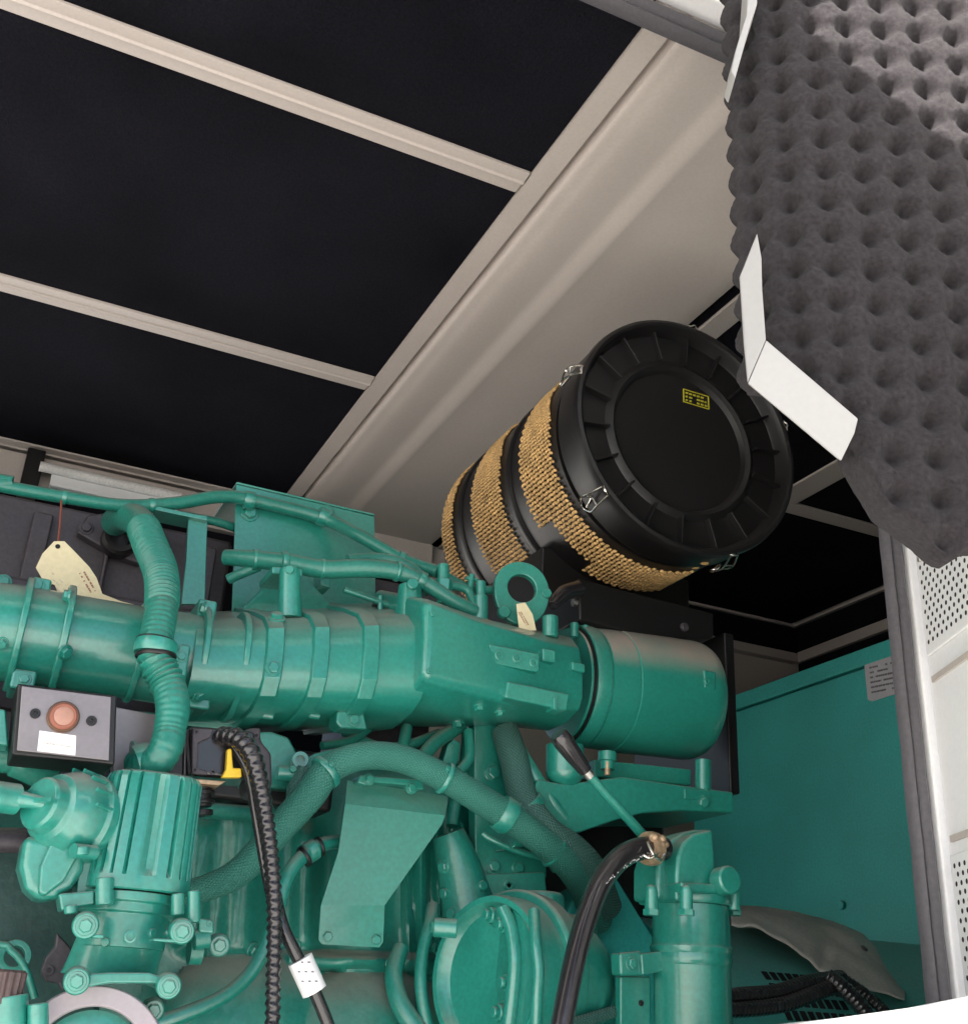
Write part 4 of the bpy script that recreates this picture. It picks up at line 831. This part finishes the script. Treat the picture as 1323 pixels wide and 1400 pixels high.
kn = W(994, 1204, 1.045); MB().lathe(kn, (.05, -1, .05), [(-.03, .009), (-.012, .010), (-.012, .0150), (.004, .0150), (.006, .013)], 32).build('knob', teal, fc, .0008)
MB().cyl(W(1003, 1222, 1.07), W(1003, 1245, 1.07), .007).build('knob_stem', teal, fc)
MB().prism([W(x, y, 1.12) for x, y in [(848, 1335), (890, 1335), (890, 1420), (848, 1420)]], (0, .012, 0)).build('back_strap', teal, fc, .002)
MB().prism([W(x, y, 1.10) for x, y in [(847, 1303), (878, 1300), (880, 1334), (848, 1334)]], (0, .02, 0)).build('strap_lug', teal, fc, .003); MB().prism([W(x, y, 1.095) for x, y in [(876, 1304), (912, 1300), (912, 1328), (878, 1334)]], (0, .02, 0)).build('strap_lug', teal, fc, .002)
bolt(863, 1318, 7); bolt(876, 1372, 4, 'socket', hole)
# hose to it
rh = thing('rubber_hose', 'thick glossy black rubber hose clamped to the filter column head, faint white print', 'hose', W(775, 1420, 1.0))
hpts = [(908, 1161, 1.075), (880, 1160, 1.068), (850, 1172, 1.06), (822, 1206, 1.05), (800, 1260, 1.04), (784, 1320, 1.03), (770, 1390, 1.02), (764, 1430, 1.015)]
P = [W(*p) for p in hpts]; hz = MB().tube(P, [M(p, 15.5) for p in P], n=26).build('hose_body', rubber, rh)
wp = mat('faint_white_print', (.5, .5, .5), .6); mm_ = MB()
for i in range(46):
    t = i / 46
    if random.random() < .2: continue
    x = 896 - t * 78 + 6; y = 1165 + (t ** 1.7) * 46 + random.uniform(-2, 3)
    h = surf(x, y, [hz])
    if h: mm_.ball(h[0], random.uniform(.0006, .0011), 1)
mm_.build('hose_print', wp, rh, reg=False)
fb2 = MB(); a_ = W(897, 1152, 1.062)
random.seed(3)
fb2.lathe(W(884, 1160, 1.068), W(905, 1162, 1.073) - W(884, 1160, 1.068), [(0, .010), (0, .0172), (.006, .018), (.012, .0172), (.012, .01)], 28)
for i in range(10): fb2.ball(a_ + Vector((random.uniform(-.013, .012), random.uniform(-.006, .006), random.uniform(-.003, .005))), random.uniform(.003, .006), 2)
fb2.build('hose_clip', copper, rh)
fb2 = MB(); fb2.tube([W(885, 1152, 1.05), W(893, 1168, 1.045), W(903, 1176, 1.05), (W(908, 1168, 1.05))], .0016, 8); fb2.tube([W(880, 1170, 1.05), W(890, 1174, 1.047), W(900, 1166, 1.05)], .0013, 8); fb2.build('clip_wire', chrome, rh)

# ================================================================ alternator, dust sheet, cabinet
al = thing('alternator', 'blue-green round alternator casing with slotted vent, behind the filter column', 'alternator', (1.2, 1.55, -.75))
AC = Vector((0, 1.60, -.13)); AR = .30
MB().lathe(AC + X3 * .80, X3, [(0, .20), (0, .26), (.05, .292), (.12, AR), (.74, AR), (.745, .2)], 96).build('casing', tealpanel, al, ang=30)
MB().lathe(AC + X3 * .93, X3, [(0, AR), (0, AR + .012), (.03, AR + .012), (.03, AR)], 96).build('casing_band', tealpanel, al)
vt = MB()
for i in range(9):
    for j in range(14):
        a = A(196 - j * 4.2 - 8) ; x = 1.085 + i * .0135
        er = Vector((0, math.cos(a), math.sin(a))); et = Vector((0, -math.sin(a), math.cos(a))); R = Matrix((X3, et, er)).transposed()
        vt.box((-.0045, -.0075, .0), (.0045, .0075, .0012), R, Vector((x, 0, 0)) + AC + er * AR)
vt.build('vent_slots', hole, al, reg=False)
MB().box((.62, 1.36, -.7), (.86, 1.8, .06)).build('coupling_housing', tealpanel, al, .02)
MB().prism([W(x, y, 1.33) for x, y in [(790, 1215), (840, 1195), (905, 1300), (905, 1420), (860, 1420), (840, 1340), (770, 1260)]], (0, .05, 0)).build('adapter_plate', tealpanel, al, .004)
MB().prism([W(x, y, 1.30) for x, y in [(800, 1290), (835, 1310), (850, 1370), (845, 1430), (790, 1430), (785, 1350)]], (0, .05, 0)).build('adapter_plate', tealc, al, .01)
# dust sheet: draped patch, wavy front edge
ds = MB(); rows = []
NU, NV = 70, 26
edge = [(1000, 1262), (1040, 1270), (1090, 1300), (1120, 1330), (1150, 1345), (1190, 1352), (1236, 1367)]
top = [(995, 1243), (1040, 1244), (1090, 1249), (1140, 1258), (1180, 1275), (1212, 1310), (1240, 1368)]
def interp(L_, t):
    k = t * (len(L_) - 1); i = min(int(k), len(L_) - 2); f_ = k - i; return L_[i][0] + (L_[i + 1][0] - L_[i][0]) * f_, L_[i][1] + (L_[i + 1][1] - L_[i][1]) * f_
for i in range(NU + 1):
    t = i / NU; e = interp(edge, t); tp_ = interp(top, t)
    pe = W(e[0], e[1] + 1.5 * math.sin(t * 40), 1.36 - .04 * t); pt = W(tp_[0], tp_[1], 1.62 - .14 * t)
    row = []
    for j in range(NV + 1):
        v = j / NV; p = pe.lerp(pt, v) + Z3 * (.012 * math.sin(v * math.pi)); p += Z3 * .006 * noise.noise(p * 18) + Z3 * .0015 * noise.noise(p * 70); row.append(ds.bm.verts.new(p))
    row.append(ds.bm.verts.new(pt + Vector((.01, .16, -.02)))); rows.append(row)
for a_, b_ in zip(rows, rows[1:]):
    for j in range(NV + 1): ds.bm.faces.new((a_[j], b_[j], b_[j + 1], a_[j + 1]))
dso = ds.build('dust_sheet', dustsheet, ang=180); m_ = dso.modifiers.new('solid', 'SOLIDIFY'); m_.thickness = .0025; m_.offset = 0
tag(dso, 'dusty grey sheet draped over the alternator, torn wavy front edge', 'sheet')
cthing('corrugated_conduit', 'upper black conduit running right from the column under the dust sheet', 'cable', [(960, 1368, 1.25), (1010, 1362, 1.25), (1060, 1358, 1.26), (1105, 1345, 1.27), (1150, 1338, 1.29)], 11, rubber, group='conduits under the dust sheet', n=18, step=.0012, rib=(.0065, .0005))
cthing('corrugated_conduit', 'lower black conduit running right from the column under the dust sheet', 'cable', [(960, 1380, 1.24), (1010, 1381, 1.24), (1070, 1374, 1.25), (1120, 1356, 1.26), (1150, 1345, 1.28)], 10, rubber, group='conduits under the dust sheet', n=18, step=.0012, rib=(.0065, .0005))
cthing('corrugated_conduit', 'black conduit dropping to the lower right from under the dust sheet tip', 'cable', [(1130, 1335, 1.27), (1150, 1350, 1.26), (1175, 1375, 1.25), (1200, 1410, 1.24)], 11, rubber, group='conduits under the dust sheet', n=18, step=.0012, rib=(.0065, .0005))
cthing('corrugated_conduit', 'black conduit dropping close beside the rubber seal at lower right', 'cable', [(1150, 1338, 1.30), (1180, 1358, 1.29), (1210, 1385, 1.28), (1230, 1415, 1.27)], 8, rubber, group='conduits under the dust sheet', n=18, step=.0012, rib=(.0065, .0005))
cthing('braided_cable', 'thin dark braided cable at the bottom between the hose and the column', 'cable', [(770, 1405, 1.10), (810, 1392, 1.12), (850, 1380, 1.14), (880, 1365, 1.16)], 8, braidd, n=14)
cab = thing('control_cabinet', 'tall blue-green sheet metal cabinet with a paper sticker, right of the alternator', 'cabinet', (1.75, 1.8, -.75))
MB().box((1.6, 1.32, -.75), (1.95, 2.30, .6985)).build('cabinet_body', tealpanel, cab, .004)
MB().box((1.597, 1.318, .702), (1.955, 2.303, .738)).build('cabinet_lid', tealpanel, cab, .003)
MB().prism([W(x, y, X=1.5985) for x, y in [(1181, 906), (1186, 902), (1232, 891), (1236, 945), (1192, 959), (1186, 957)]], (.001, 0, 0)).build('sticker', mat('grey_sticker', (.42, .42, .45), .6, var=.08), cab, reg=False)
mm_ = MB(); uu = (W(1216, 900, X=1.6) - W(1186, 907, X=1.6)); marks(mm_, W(1188, 910, X=1.598), uu, W(1192, 907, X=1.6) - W(1196, 955, X=1.6), (-1, 0, 0), .07, .06, 6, .8); mm_.build('sticker_print', ink, cab, reg=False)
bolt(1152, 1238, 6, 'cap', tealpanel); bolt(1180, 1299, 5, 'cap', darkcast)
# strip light on the back wall
stl = thing('strip_light', 'slim white batten on the wall behind the top green pipe', 'light', W(150, 660, 2.6))
p0, p1 = W(70, 652, 2.62), W(245, 687, 2.62)
MB().box((p0.x, 2.62, p0.z - .02), (p1.x, 2.665, p0.z + .035)).build('batten', white, stl, .004)
MB().cyl((p0.x - .03, 2.615, p0.z + .018), (p1.x, 2.615, p0.z + .018), .012).build('tube', mat('frosted_tube', (.85, .83, .80), .3), stl)
pp = MB().box((W(32, 640, 2.64).x, 2.64, .6), (W(58, 640, 2.64).x, 2.683, W(45, 612, 2.64).z)); tag(pp.build('wall_post', black, bevel=.003), 'black upright post behind the green pipe at far left', 'post')
